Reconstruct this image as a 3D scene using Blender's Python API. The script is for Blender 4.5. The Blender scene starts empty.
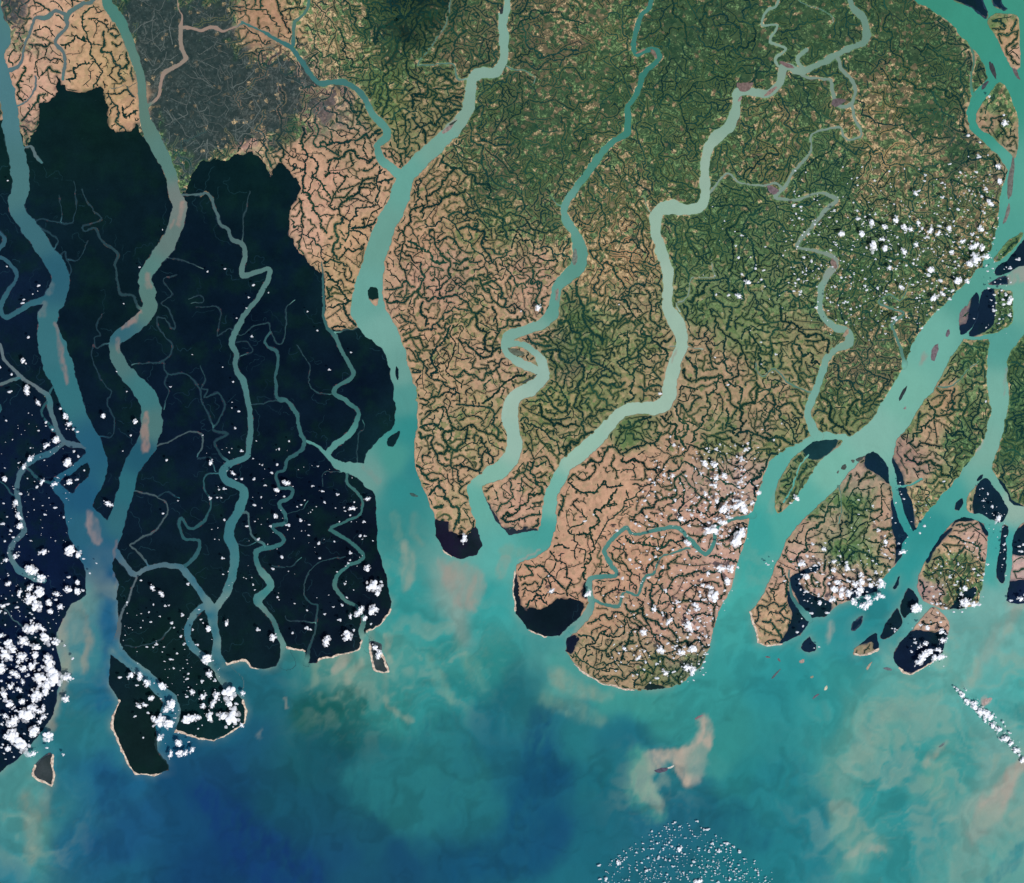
import bpy, math, random
import numpy as np
# ---------------------------------------------------------------- map data
# All outlines are in map units (1 unit = 0.2 km on the ground), x east, y south.
S = 0.2
def GX(x): return (np.asarray(x, dtype=np.float64) - 512.0) * S
def GY(y): return (441.5 - np.asarray(y, dtype=np.float64)) * S

# rivers: (kind, override colour or None, [(x, y, width), ...])
TEALD = (38, 78, 86); GRY = (92, 108, 112); TAN = (160, 132, 120); PALE = (120, 140, 128); CRK = (26, 52, 64); GRNW = (80, 118, 108)
RIVERS = [
 ('river', None, [(-6,-60,14),(-6,5,14),(2,36,16),(-3,55,14),(2,72,14),(7,95,15),(10,115,16),(13,135,16),(17,155,17),(20,172,19),(20,190,18),(16,205,15),(20,216,16),(33,232,18),(45,250,18),(56,266,18),(61,280,17),(56,295,21),(49,312,18),(49,335,24),(55,355,26),(60,370,28),(68,390,24),(72,404,22),(84,430,19),(95,452,20),(97,475,17),(85,495,22),(78,509,26),(87,527,36),(97,545,38),(98,560,30),(101,581,29),(102,600,31)]),
 ('river', None, [(100,-60,9),(107,0,10),(121,23,11),(132,50,10),(140.5,77,9),(143.5,109,9),(148,127,13),(158,147,14),(170,172,12),(175,195,11),(180,207,14),(172,236,15),(157,259,15),(146,275,13),(147,291,16),(150,305,13),(143,318,15),(128,330,14),(116,340,11),(115,352,12),(123,368,14),(133,380,16),(146,395,18),(151,410,20),(151,427,20),(146,445,19),(132,468,17),(126,490,16),(119,513,16),(113,530,20),(103,548,26)]),
 ('river', None, [(508,-60,7),(507,0,7),(503,20,10),(504,45,9),(503,62,9),(494,73,11),(481,73,11),(472,79,11),(471,91,11),(467,111,13),(454,129,15),(434,148,15),(415,166,16),(403,182,18),(397,205,20),(387,223,20),(378,245,21),(372,268,22),(368,291,28),(369,313,35),(378,326,30),(392,345,21),(400,372,20),(406,400,22),(406,425,24)]),
 ('river', None, [(242,22,2),(260,30,2.5),(275,39,3.5),(291,48,5),(300,59,5),(307,70,4.5),(314,80,4.5),(322,84,5),(336,82,5),(351,85,5.5),(365,97,6),(372,113,7),(384,126,8),(386,138,8),(377,146,7.5),(381,159,8),(392,169,9),(402,176,10)]),
 ('river', GRNW, [(312,-60,3),(309,0,3),(304,14,3),(294,23,3.5),(294,45,4)]),
 ('river', None, [(655,-60,4),(652,0,4),(641,16,5),(634,41,5),(636,54,5),(645,51,5),(653,49,5),(659,55,6),(655,64,5),(643,74,6),(638,91,6),(628,106,5),(628,122,7),(627,133,7),(614,141,6),(600,155,7.5),(583,179,7),(570,196,7),(566,204,8),(564,213,8),(568,223,10),(576,235,10),(580,250,14),(578,266,14),(568,276,14),(557,288,10),(554,305,11),(548,320,12),(530,329,10),(513,334,11),(506,343,11),(509,354,8),(520,363,9),(534,369,9),(541,373,10)]),
 ('river', None, [(506,343,9),(523,345,5),(537,354,7),(543,366,10),(543,376,12),(535,386,13),(521,393,13),(512,402,15),(510,418,16),(514,436,14),(513,452,16),(503,467,17),(487,477,14),(476,486,13),(475,498,14),(481,513,15),(488,528,20),(500,545,30)]),
 ('river', None, [(845,-60,6),(850,0,6),(860,14,7),(866,27,8),(865,41,8),(853,47,6),(838,54,6),(824,62,6),(812,67,6),(800,71,7),(790,67,6),(782,69,8),(780,82,8),(771,92,8),(758,93,8),(745,91,8),(736,95,8),(736,108,9),(728,128,12),(714,140,11),(706,153,9),(704,170,10),(705,190,10),(704,200,9),(697,208,11),(685,210,11),(671,207,13),(659,212,12),(655,228,11),(661,250,11),(667,268,10),(668,290,10),(668,308,11),(676,322,14),(682,343,12),(676,360,12),(671,380,14),(668,398,15),(656,408,14),(640,408,12),(625,411,12),(612,421,12),(598,438,15),(580,454,15),(567,464,14),(558,480,13),(551,496,13),(549,513,14),(548,530,13),(540,543,18),(525,550,20)]),
 ('river', None, [(785,-60,3),(779,0,3),(768,9,3),(762,24,2.5),(777,25,2.5),(770,42,3),(786,48,2.5),(775,59,2.5),(779,68,2.5)]),
 ('river', None, [(806,50,4),(798,56,4),(798,62,4),(804,69,4)]),
 ('river', PALE, [(838,57,4),(842,70,3.5),(852,81,4),(855,95,3.5),(850,105,3.5),(838,105,4),(832,91,3.5),(831,81,3),(824,80,2.5),(818,78,1.2)]),
 ('river', PALE, [(852,103,3),(856,120,3),(862,134,2.5),(853,140,2),(843,136,2),(840,128,2),(824,130,2),(811,136,2),(811,152,2.5),(804,161,3),(793,172,3),(786,186,4),(776,197,4),(797,199,2.5),(818,193,2.4),(830,195,3),(837,200,4),(827,209,5),(813,225,4),(797,244,4),(801,249,3),(818,251,3.5),(833,257,5),(835,266,6),(828,274,7),(822,287,6.5),(820,303,6.5),(822,315,6.5),(833,326,7.5),(847,331,8),(849,343,8),(835,350,7),(827,358,7),(823,370,7),(818,385,7),(811,400,7.5),(808,415,8),(812,428,9),(818,437,9)]),
 ('river', PALE, [(781,187,3),(775,184,2.4),(759,186,2),(741,183,2),(727,174,2),(711,192,2.5),(703,200,3)]),
 ('river', None, [(880,-60,24),(908,-20,22),(931,-1,21),(954,13,21),(974,32,24),(990,52,25),(1004,82,24),(1018,108,26),(1034,140,30),(1034,180,40),(1022,210,44)]),
 ('river', None, [(996,84,6),(982,96,6),(973,112,6),(975,127,6),(987,138,7),(1002,151,8),(1014,164,9)]),
 ('river', None, [(867,447,4),(879,453,4),(890,466,5),(893,484,6),(900,510,7),(908,530,7),(916,543,9)]),
 ('river', None, [(894,486,3),(908,485,2),(922,479,2)]),
 ('river', None, [(1050,290,26),(1026,312,19),(1014,332,18),(1001,346,22),(997,362,20),(998,395,19),(998,415,16),(990,445,15),(975,472,18),(955,497,22),(935,522,24),(915,550,26)]),
 ('river', None, [(984,466,6),(995,480,5),(1004,495,5),(1012,509,7),(1040,513,11)]),
 ('river', None, [(960,512,5),(975,515,4),(990,523,4),(998,528,5)]),
 ('river', None, [(1007,519,9),(996,540,10),(993,570,14),(993,600,18)]),
 ('river', None, [(1020,520,6),(1011,530,4),(1009,555,4),(1008,580,5),(1002,600,8)]),
 ('creek', GRNW, [(910,282,1),(901,300,1.2),(888,295,1.6),(880,304,2),(904,313,2.2),(892,325,2.6),(900,345,3),(904,366,4)]),
 ('creek', None, [(808,455,2),(800,466,2),(793,484,2.4),(785,503,2.5)]),
 ('creek', (60,110,112), [(789,570,1.5),(790,588,2),(793,598,3),(799,607,4),(808,618,7)]),
 ('creek', GRNW, [(838,486,1.5),(842,505,1.3),(838,525,1.1)]),
 ('creek', GRNW, [(938,387,2),(946,388,2),(956,384,1.6),(966,372,1.3),(978,362,1.1)]),
 ('creek', (70,120,115), [(574,628,11),(586,616,8),(591,603,7),(589,589,6),(591,579,5),(604,577,4),(615,576,4),(616,570,4),(606,556,4),(607,546,4),(625,528,4),(634,534,3),(659,529,4),(675,527,4),(684,534,4),(695,545,4),(706,554,4),(713,545,4),(718,527,3.4),(729,520,3.2),(744,518,4),(752,514,5)]),
 ('creek', (70,120,115), [(690,548,2),(672,553,2),(660,558,2),(654,572,2.5),(645,577,2.5),(638,595,2.5),(625,592,2.5),(619,606,3),(604,604,3),(592,600,4)]),
 ('creek', GRNW, [(755,362,1.3),(762,376,1.4),(775,369,1.6),(788,382,1.8),(803,389,2),(816,392,2.4)]),
 ('creek', PALE, [(712,262,1),(713,278,1.2),(693,279,1.4),(686,298,1.4),(676,304,1.8),(680,312,2)]),
 ('creek', GRNW, [(451,-60,1.5),(450,0,1.6),(445,27,1.6),(419,61,1.6),(424,64,1.8),(450,63,1.8),(455,70,2),(457,79,2.2),(467,78,2.4)]),
 ('creek', GRNW, [(507,66,2),(522,71,1.6),(534,76,1.2),(534,84,1)]),
 ('river', PALE, [(832,81,3),(822,79,2.6),(808,77,2.6),(794,72,3)]),
 ('creek', (84,120,105), [(962,10,1.5),(968,28,2),(971,45,2.2),(974,62,2),(971,78,2.2),(972,95,3)]),
 ('creek', GRNW, [(795,-2,1),(806,4,1.1),(820,9,1.1),(833,17,1.2),(834,24,1.2)]),
 ('creek', GRNW, [(644,196,1),(648,206,1.2),(652,213,1.4)]),
 ('creek', GRNW, [(550,195,1),(556,204,1.4),(563,206,1.8)]),
 ('creek', PALE, [(671,345,1),(690,348,1.2),(704,349,1.2)]),
 # north-west farm country
 ('creek', GRY, [(104,-60,4),(95,-5,4),(82,4,4),(67,15,4.5),(67,27,3),(55,41,3),(63,52,3.4),(65,66,3.2),(63,80,3)]),
 ('creek', GRY, [(66,14,4),(55,11,3),(46,18,5),(35,18,3),(32,29,2.5),(25,43,2.5),(22,59,3),(17,67,4),(4,71,5)]),
 ('creek', GRY, [(36,75,2.4),(34,90,2.5),(29,100,2.5),(17,105,2)]),
 ('creek', GRY, [(24,148,2),(31,146,2.4),(35,155,3.4),(42,163,2)]),
 ('creek', TAN, [(176,-60,1),(178,0,1),(181,14,1.4),(181,27,4),(181,45,4),(186,57,4),(181,64,4),(167,71,4),(161,82,3),(159,97,3),(148,106,3)]),
 ('creek', TAN, [(182,27,4),(192,28,3),(200,30,3.4),(213,27,3.4),(223,31,3),(233,28,2),(243,23,2.4)]),
 # western mangrove channels
 ('creek', None, [(53,485,6),(61,476,5.5),(70,471,6),(87,457,7)]),
 ('creek', None, [(56,486,9),(66,497,11),(78,508,14)]),
 ('creek', (100,112,118), [(0,346,3),(4,358,3),(14,370,3),(20,377,4),(34,386,3),(47,395,5),(50,401,6),(50,410,5),(54,421,4.5),(59,434,5),(66,443,5),(84,447,5),(92,452,5)]),
 ('creek', GRY, [(66,443,4),(50,453,6),(34,460,6),(25,468,5),(18,479,5),(18,497,5),(21,515,5),(24,531,5),(13,543,5),(11,556,5),(20,570,7),(34,577,8),(44,580,6)]),
 ('creek', TEALD, [(27,468,2.5),(41,480,2.5),(55,484,3)]),
 ('creek', GRY, [(-20,390,3),(0,385,3),(20,378,3)]),
 ('creek', TEALD, [(47,402,2),(41,412,2),(44,420,2),(54,430,3)]),
 ('creek', TEALD, [(50,395,2.5),(54,386,2.2),(58,392,2.5)]),
 ('creek', (45,82,100), [(-40,262,4),(0,258,4),(11,266,4),(17,277,4),(11,288,4),(4,298,5),(0,310,5),(5,317,5),(18,312,5),(30,304,6),(43,300,7),(50,294,7)]),
 ('creek', (45,82,100), [(-30,226,3),(-2,232,3),(5,240,4),(0,248,4),(-6,252,4)]),
 ('creek', TEALD, [(-6,402,3),(0,407,3),(-3,415,3)]),
 ('creek', TEALD, [(-6,477,1.6),(2,482,1.6),(12,494,1.8),(18,498,2)]),
 ('creek', CRK, [(75,180,.9),(75,217,1.1),(61,223,1.3),(43,218,1.4),(36,221,1.5),(40,227,1.5),(53,236,1.6),(58,243,1.6),(54,251,1.8)]),
 ('creek', CRK, [(60,196,.8),(61,222,1)]),
 ('creek', CRK, [(82,190,1),(86,201,1),(94,211,1),(101,220,1.1),(83,226,1.2),(85,232,1.3),(95,228,2),(102,241,2.2),(118,254,2.6),(115,266,2.2),(118,284,2.3),(121,294,2.3),(134,296,2.6),(137,306,3),(144,309,3)]),
 ('creek', CRK, [(61,254,1),(65,251,1.1),(67,258,1.2),(70,266,1.3),(69,276,1.2),(67,288,1)]),
 ('creek', CRK, [(87,240,.9),(80,259,.9),(67,258,1)]),
 ('creek', CRK, [(104,313,.9),(97,325,.9),(102,337,1),(95,338,1),(96,348,1.2),(110,342,1.4)]),
 ('creek', CRK, [(93,345,.8),(93,360,.8),(100,379,.8),(111,392,.9),(108,403,.9),(115,421,1.6),(112,437,1.2),(98,436,1.4)]),
 ('creek', CRK, [(166,257,1),(188,263,1.1),(203,270,1)]),
 ('creek', CRK, [(176,275,.9),(163,281,.9),(173,293,1),(161,303,1),(170,311,1.2),(174,329,1.4),(159,316,1.5),(159,330,1.5),(172,343,1.5),(172,352,1.5),(163,362,1.6),(148,363,1.3),(132,366,1.2)]),
 ('creek', CRK, [(163,362,1.6),(168,373,1.8),(186,374,1.8),(200,389,1.8),(203,402,1.5),(213,430,1.6)]),
 ('creek', CRK, [(169,373,1.3),(166,381,1.2),(168,393,1.2),(166,402,1.2),(163,409,1.4)]),
 ('creek', (70,85,90), [(155,446,1.8),(170,441,1.7),(184,434,1.6),(200,434,1.8),(202,444,1.8),(198,458,1.6)]),
 ('creek', CRK, [(188,299,1),(200,296,1),(203,303,1),(190,304,1)]),
 ('creek', (72,86,90), [(134,491,1.4),(158,497,1.7),(167,508,2),(160,524,2),(147,536,2),(130,545,2.2),(140,554,2.2),(148,566,2.4)]),
 ('creek', CRK, [(158,497,1.2),(168,492,1.1),(180,498,.9)]),
 ('creek', (95,110,115), [(116,552,7),(124,564,5),(134,574,5.5),(146,569,5),(163,565,5),(181,568,6),(190,578,7),(200,592,7),(207,602,9),(212,612,12),(213,625,8),(217,640,8),(217,655,10),(222,670,16),(232,684,22)]),
 ('creek', (40,82,88), [(184,567,4),(197,554,4),(199,540,3),(184,539,3),(179,525,3),(182,519,3),(191,529,3),(200,524,3),(208,513,1.8),(211,500,1.7),(204.5,488,1.5),(207,475,1.5),(218,474,1.6)]),
 ('creek', CRK, [(198,459,1.2),(210,457,1.5),(216,472,1.3)]),
 ('creek', (88,100,105), [(136,577,1.8),(129,598,2),(121,616,2.5),(118,634,4),(114,646,7)]),
 ('river', None, [(108,648,8),(120,656,8),(132,666,8),(146,677,9),(160,690,10),(171,701,12),(174,714,14),(168,728,18)]),
 ('creek', (40,92,102), [(207,606,8),(196,612,6),(189,624,6),(188,638,6),(194,648,7),(202,656,8),(212,663,9)]),
 ('creek', CRK, [(125,646,.9),(142,646,1.2),(158,640,1),(170,628,.8)]),
 ('creek', (70,98,102), [(180,195,2.2),(200,195,2),(207,193,2.2),(213,201,2.6),(220,223,2.8),(228,228,3.2),(232,238,4),(243,245,4.6),(245,254,5),(242,271,6),(246,276,5.5),(266,269,5),(269,276,5),(259,297,5),(245,315,5),(235,334,6),(232,345,6),(237,354,5),(235,368,5),(243,381,6),(248,400,5.5),(251,420,5.5),(249,445,5.5),(246,457,6),(232,463,7),(223,473,8),(229,482,8),(244,491,8),(241,506,9),(231,524,9),(229,537,10),(235,554,9),(232,577,8),(225,595,8),(217,607,8),(212,614,8)]),
 ('creek', CRK, [(200,366,1),(205,380,1.1),(201,388,1.2),(208,389,1.3),(205,397,1.5),(218,393,1.6),(224,402,1.5),(223,414,1.6),(213,430,2),(228,435,2.2),(215,442,2.2),(219,453,2.2),(229,462,3)]),
 ('creek', CRK, [(249,190,1),(246,210,1.2),(243,218,1.2),(243,245,1.6)]),
 ('creek', CRK, [(196,307,.9),(220,309,1),(218,336,1),(229,328,1.1),(241,336,1.2),(252,327,1.3),(268,323,1.3),(271,334,1.3),(280,345,1.6),(285,333,1.4),(286,309,1.2),(295,300,.9)]),
 ('creek', (40,80,88), [(271,332,1.6),(265,340,2.6),(268,346,2.8),(278,354,3),(276,377,3),(277,397,3.2),(287,400,4),(297,416,4),(300,432,4),(304,441,4),(300,451,3.2),(288,459,3.2),(285,470,3),(277,473,3),(279,488,3),(292,489,3.2),(291,497,4),(280,504,4),(286,515,4),(285,523,4),(272,527,3.6),(284,538,4),(279,545,4.4),(259,549.5,5),(255.5,556,5),(259,568,5.5),(270,583,7.5),(266,592,8),(257,600,8),(261,607,6),(268,614,5),(275,625,5),(280,638,6),(284,648,8),(287,662,14)]),
 ('creek', CRK, [(250,405,1.2),(270,402,1.1),(287,400,1.4)]),
 ('creek', (70,95,100), [(241,513,2.4),(248,513,2),(250,531,1.8),(255,539,2.6),(263,543,3),(264,549,3)]),
 ('creek', CRK, [(231,537,1),(238,545,1),(248,546,1),(255,541,1.2)]),
 ('creek', CRK, [(236,342,.9),(249,342,.9),(252,352,.9),(240,357,1)]),
 ('creek', (42,84,88), [(322,262,1),(323,300,2.6),(326,325,3),(336,338,4),(345,356,4),(353.5,372,4),(350,379,4),(336,388,4),(336,395,4),(345,400,4.6),(356,408,4),(358,417,4.6),(350,433,6),(334,446,6),(328,454,5)]),
 ('river', None, [(304,440,2.5),(318,447,2.8),(328,456,4.5),(340,466,8),(350,468,11),(362,471,16),(374,480,22)]),
 ('creek', (50,95,95), [(347,472,2.6),(348,484,3),(361,497,3),(361,511,2.6),(354,518,2.6),(332,527,3.2),(334,532,3.2),(352,543,3.4),(364,556,3.6),(358,561,3.8),(345,568,4),(336,579,4),(336,590,4),(345,600,4),(354,604,3.4),(361,612,3.4),(364,622,4),(362,635,6),(370,646,12)]),
 ('creek', CRK, [(345,556,.9),(318,563,.9),(305,581,.9),(305,596,1.2),(311,603,1.5),(317,605,1.7),(316,618,1.9),(314,636,2.2),(309,650,3),(306,662,5)]),
 ('creek', CRK, [(297,345,.9),(309,365,.9),(311,386,1),(322,394,1.1),(336,394,1.4)]),
 ('creek', CRK, [(272,566,.9),(290,567,.9),(302,557,.9)]),
 ('creek', CRK, [(288,514,.8),(304,509,.9),(308,500,.8)]),
 ('creek', CRK, [(323,486,.8),(325,473,.9),(347,471,1)]),
 ('creek', CRK, [(357,463,.9),(358,434,.9),(364,429,.9),(361,419,.8)]),
 ('creek', (60,85,92), [(0,604,1.2),(14,620,1.6),(25,628,1.4)]),
 ('creek', CRK, [(356,329,2.2),(345,331,1.8),(334,332,2)]),
 ('creek', CRK, [(286,615,.8),(288,622,.9),(302,621,1),(316,621,1.1)]),
]

MAIN = [(-90,785),(0,771),(14,763),(29,747),(43,731),(54,715),(58,697),(61,668),(55,641),(61,623),(72,604),(86,596),(101,592),(118,600),(119,623),(119,640),(122,650),(135,661),(150,671),(163,684),(177,696),(181,712),(174,731),(185,733),(200,738),(214,740),(232,731),(244,722),(246,713),(243,700),(235,690),(222,680),(210,668),(214,655),(221,660),(223,665),(230,663),(245,660),(250,666),(263,669),(277,666),(281,655),(286,648),(304,650),(307,663),(318,663),(319,659),(340,654),(358,650),(362,638),(368,630),(379,625),(390,611),(391,600),(385,572),(378,549),(377,518),(375.5,495),(368,483),(363,471),(364,461),(367,454),(379,438),(392,429),(397,418),(399,405),(398,390),(405,375),(413,393),(418,402),(414,441),(414,459),(418,475),(429,502),(435,518),(436,536),(445,552),(461,560),(477,554),(483,545),(479,527),(472,513),(474,490),(481,484),(487,502),(495,520),(509,535),(531,530),(539,531),(541,518),(550,505),(557,515),(555,532),(547,541),(536,554),(518,564),(515,575),(514,589),(516,614),(527,628),(545,637),(559,636),(568,626),(578,622),(575,632),(567,639),(565,651),(572,662),(584,673),(600,682),(627,689),(647,691),(672,687),(686,680),(700,668),(708,650),(714,625),(722,605),(729,595),(738,563),(745,540),(749,518),(757,500),(763,477),(769,461),(781,452),(800,442),(812,434),(822,432),(844,434),(853,436),(872,420),(883,400),(892,386),(903,368),(908,354),(917,336),(930,318),(946,302),(964,284),(980,266),(992,245),(998,223),(999,200),(1003,185),(1007,170),(1001,158),(985,144),(970,130),(966,112),(972,95),(984,82),(991,76),(989,64),(980,43),(960,25),(937,7),(915,0),(900,-15),(880,-70),(880,-90),(-90,-90)]

# islands: (label, polygon, [forest polygons] or 'all' or None, beach polyline or None)
ISLANDS = [
 ('long dark mangrove island with pale beach rim at the mouth of the western estuary',
  [(112,650),(120,659),(132,669),(146,680),(158,694),(163,703),(158,716),(155,726),(156,736),(158,750),(166,761),(169,770),(154,775.5),(136,773),(127,763),(120,745),(111,727),(111,720),(120,702),(108,684),(109,668)], 'all', [(119,700),(112,722),(120,745),(127,763),(136,773),(154,775.5),(169,769),(157,748),(155,738)]),
 ('small gray sand-rimmed island standing alone in the far lower left water',
  [(34,766),(43,756),(52,755),(53,783),(45,783),(32,775)], 'in', [(35,766),(33,775),(45,783),(53,783),(52,755)]),
 ('small wedge island with beach rim and clouds just off the mangrove coast',
  [(370,643),(374,641),(382,644),(382,655),(389,664),(389,671),(375,671),(372,658)], 'in', [(370,643),(372,658),(375,671),(389,671),(382,655)]),
 ('dark oval island with tan southern end in the middle of the central river',
  [(370,288),(376,288),(379,295),(378,304),(373,304),(368,297),(368,291)], [[(369,287),(378,287),(379,297),(372,299),(367,295)]], None),
 ('dark slanted islet by the west bank where the central estuary widens',
  [(388,446),(388,440),(395,433),(400,431),(399,438),(394,446)], 'all', None),
 ('thin dark sliver islet hugging the bank of the central river',
  [(396,367),(398,370),(399,380),(397,379),(395,372)], 'all', None),
 ('triangular green island pointing down between the two eastern channels',
  [(778,513),(775,497),(778,483),(788,464),(800,453),(812,443),(824,440),(842,441),(838,447),(824,457),(812,472),(800,492),(790,504)], [[(803,452),(810,440),(826,438),(838,442),(824,456),(812,459)]], None),
 ('largest eastern island, green and tan fields with dark mangrove fringes',
  [(866,454),(873,452),(884,458),(890,470),(891,486),(897,508),(905,528),(911,541),(908,550),(899,560),(890,572),(880,582),(877,592),(862,596),(846,601),(835,607),(828,615),(824,618),(811,618),(808,623),(801,635),(781,645),(767,646),(758,642),(754,626),(751,612),(765,590),(776,565),(787,540),(800,523),(812,511),(824,500),(838,486),(851,470)],
  [[(791,578),(815,564),(819,569),(799,579),(808,592),(831,604),(824,619),(808,619),(797,599)],[(788,590),(794,603),(809,617),(808,625),(797,637),(779,646),(788,631),(792,615),(788,603)],[(866,454),(880,453),(889,470),(889,484),(878,474),(865,467)],[(892,500),(898,508),(912,541),(906,550),(895,563),(896,545),(892,525)],[(850,590),(876,586),(878,593),(856,599),(848,598)]], [(751,612),(754,626),(758,642),(767,646),(783,645)]),
 ('orange-green farm island split from the mainland by the great eastern river',
  [(964,340),(989,339),(991,345),(988,358),(986,377),(990,400),(990,415),(985,437),(974,455),(962,470),(956,485),(944,501),(926,527),(915,539),(911,530),(905,513),(900,495),(896,477),(892,462),(895,446),(896,441),(910,425),(924,400),(933,392),(942,374),(951,356)],
  [[(892,462),(897,464),(905,486),(913,505),(915,528),(924,523),(915,540),(905,514)]], None),
 ('dark mangrove island speckled with clouds between two forking eastern channels',
  [(984,478),(992,484),(1008,508),(1005,519),(998,522),(980,514),(968,511),(968,497),(975,487)], [[(984,477),(994,483),(1010,509),(1004,522),(980,515),(973,511),(976,488)]], None),
 ('rounded tan farm island with dark left rim, east of the widest channel',
  [(936,544),(943,532),(952,524),(962,517),(972,519),(983,524),(988,534),(987,548),(985,564),(982,581),(979,603),(960,609),(942,609),(923,601),(917,588),(918,575),(925,560)],
  [[(926,560),(934,544),(943,533),(953,528),(944,538),(934,552),(927,563)],[(952,527),(962,517),(974,519),(970,522),(960,521)],[(978,521),(989,533),(986,536)],[(949,609),(965,592),(975,586),(976,595),(962,608)]], None),
 ('dark rounded island half hidden by clouds at the eastern river mouth',
  [(931,608),(940,611),(949,625),(945,644),(941,655),(923,668),(910,673),(899,668),(894,659),(895,650),(905,637),(918,624)],
  [[(905,636),(915,631),(934,632),(946,630),(946,646),(938,658),(922,668),(910,672),(898,668),(893,657)]], [(899,669),(910,674),(923,669),(941,657)]),
 ('dark teardrop mangrove islet with a bright cloud on its right edge',
  [(909,588),(916,595),(919,603),(916,611),(909,614),(904,618),(901,611),(903,598)], 'all', None),
 ('dark narrow islet just below the teardrop mangrove islet',
  [(898,608),(900,613),(902,624),(892,637),(883,640),(881,635),(888,620)], 'all', None),
 ('small half tan half dark islet with sandy lower shore off the eastern delta',
  [(854,649),(858,645),(875,633),(878,640),(878,650),(862,655),(854,655)], [[(858,644),(875,632),(879,640),(879,649),(873,649),(872,642)]], [(855,654),(863,655),(878,650)]),
 ('tiny gray leaf-shaped islet below the largest eastern island',
  [(850,630),(853,622),(863,616),(861,625),(854,631)], 'in', None),
 ('small dark three-cornered islet off the tip of the largest eastern island',
  [(802,649),(803,644),(809,636),(811,640),(817,646),(816,651),(808,652)], 'all', None),
 ('tiny dark islet in the channel left of the rounded farm island',
  [(892,587),(895,583),(899,577),(898,585),(894,589)], 'all', None),
 ('long narrow dark island lined with small clouds near the right edge',
  [(1002,527),(1008,527),(1006,545),(1006,565),(1005,581),(1001,583),(997,574),(999,550)], 'all', None),
 ('dark islet slanting in mid channel below the farm island',
  [(954,509),(957,502),(963,499),(963,506),(959,511)], 'all', None),
 ('small slanted dark islet at the upper tip of the forked channels',
  [(977,481),(979,476),(983,474),(982,478)], 'all', None),
 ('dark triangular mangrove island with purple mud on its left flank',
  [(976,292),(979,302),(977,318),(969,331),(961,335),(960,327),(961,315),(968,304)], [[(976,291),(980,302),(978,318),(969,332),(959,336),(960,326),(967,322),(970,304)]], None),
 ('dark mangrove island with cloudy green right half near the right edge',
  [(981,293),(992,289),(1003,290),(1012,291),(1013,309),(1012,323),(1000,331),(992,334),(973,336),(970,333),(977,318),(979,305)], [[(980,292),(992,288),(996,300),(994,322),(988,330),(978,334),(970,335),(977,316)]], None),
 ('thin green strip island slanting along the upper right channel',
  [(1020,232),(1022,237),(1012,250),(1000,260),(994,261),(996,255),(1007,243)], None, None),
 ('black mangrove island reaching the right edge above a sand spit',
  [(1040,232),(1040,262),(1020,267),(1005,274),(995,275),(996,267),(1010,257),(1022,242)], 'all', None),
 ('small gray-purple islet left of the pale sand spit',
  [(1005,276),(1007,284),(989,285),(993,280)], 'in', None),
 ('orange and green farmed island in the upper right corner',
  [(987,20),(997,14),(1016,16),(1019,30),(1020,66),(1012,67),(1004,53),(996,38)], None, None),
 ('green teardrop island between two channels near the upper right edge',
  [(999,82),(1005,87),(1014,105),(1017,113),(1018,136),(1016,158),(1003,146),(989,135),(980,128),(976,115),(984,100)], None, None),
 ('dark marsh island at the top edge near the right corner',
  [(950,-30),(983,-30),(984,0),(988,11),(985,18),(971,8),(952,-2)], 'in', None),
 ('small dark marsh islet at the top right corner',
  [(992,-10),(1003,-10),(1002,4),(1008,9),(1003,11),(994,6)], 'in', None),
 ('green farmland bank filling the right edge beside the eastern channel',
  [(1090,300),(1034,318),(1024,327),(1012,343),(1007,363),(1007,381),(1010,397),(1004,429),(996,452),(992,468),(997,478),(1008,499),(1014,505),(1040,508),(1090,508)], [[(998,480),(1004,484),(1012,500),(1026,506),(1008,502)]], None),
 ('dark and pink land at the right edge below the pale channel',
  [(1090,519),(1030,519),(1016,532),(1013,540),(1012,555),(1011,577),(1006,600),(1030,604),(1090,606)], [[(1012,535),(1040,515),(1040,552),(1012,554)],[(1004,602),(1011,582),(1040,582),(1040,606)]], None),
]

# mangrove forest on the mainland
FORESTS = [
 ('MAIN', [(-90,118),(0,119),(14,122),(29,150),(30,142),(35,133),(41,116),(38,104),(57,96),(55,78),(57,77),(64,88),(81,92),(101,88),(106,104),(113,129),(131,133),(137,122),(141,134),(152,140),(162,165),(170,195),(176,197),(184,193),(190,185),(196,170),(203,160),(213,160),(223,163),(232,157),(243,153),(252,153),(259,158),(266,166),(271,178),(279,163),(290,172),(299,190),(290,205),(288,225),(293,243),(308,261),(321,273),(324,300),(327,326),(334,331),(356,328),(375,333),(388,347),(391,372),(399,400),(412,420),(402,480),(402,700),(-90,870)]),
 ('TIP', [(435,520),(441,521),(447,521),(452,530),(461,534),(468,534),(478,526),(487,545),(480,557),(461,564),(442,556),(434,536)]),
 ('TIP2', [(481,488),(490,507),(498,520),(508,529),(531,527),(538,532),(510,539),(488,522)]),
 ('TIP3', [(512,574),(517,576),(520,590),(523,608),(532,608),(546,609),(556,600),(566,598),(576,601),(583,606),(577,620),(562,640),(543,640),(524,632),(512,616)]),
 ('TIP4', [(566,642),(571,635),(577,637),(576,645),(571,654),(565,652)]),
 ('TIP5', [(586,582),(591,583),(589,592),(585,600),(582,596)]),
 ('TIP6', [(643,691),(647,687),(655,685),(663,687),(666,690),(655,693)]),
]
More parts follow.
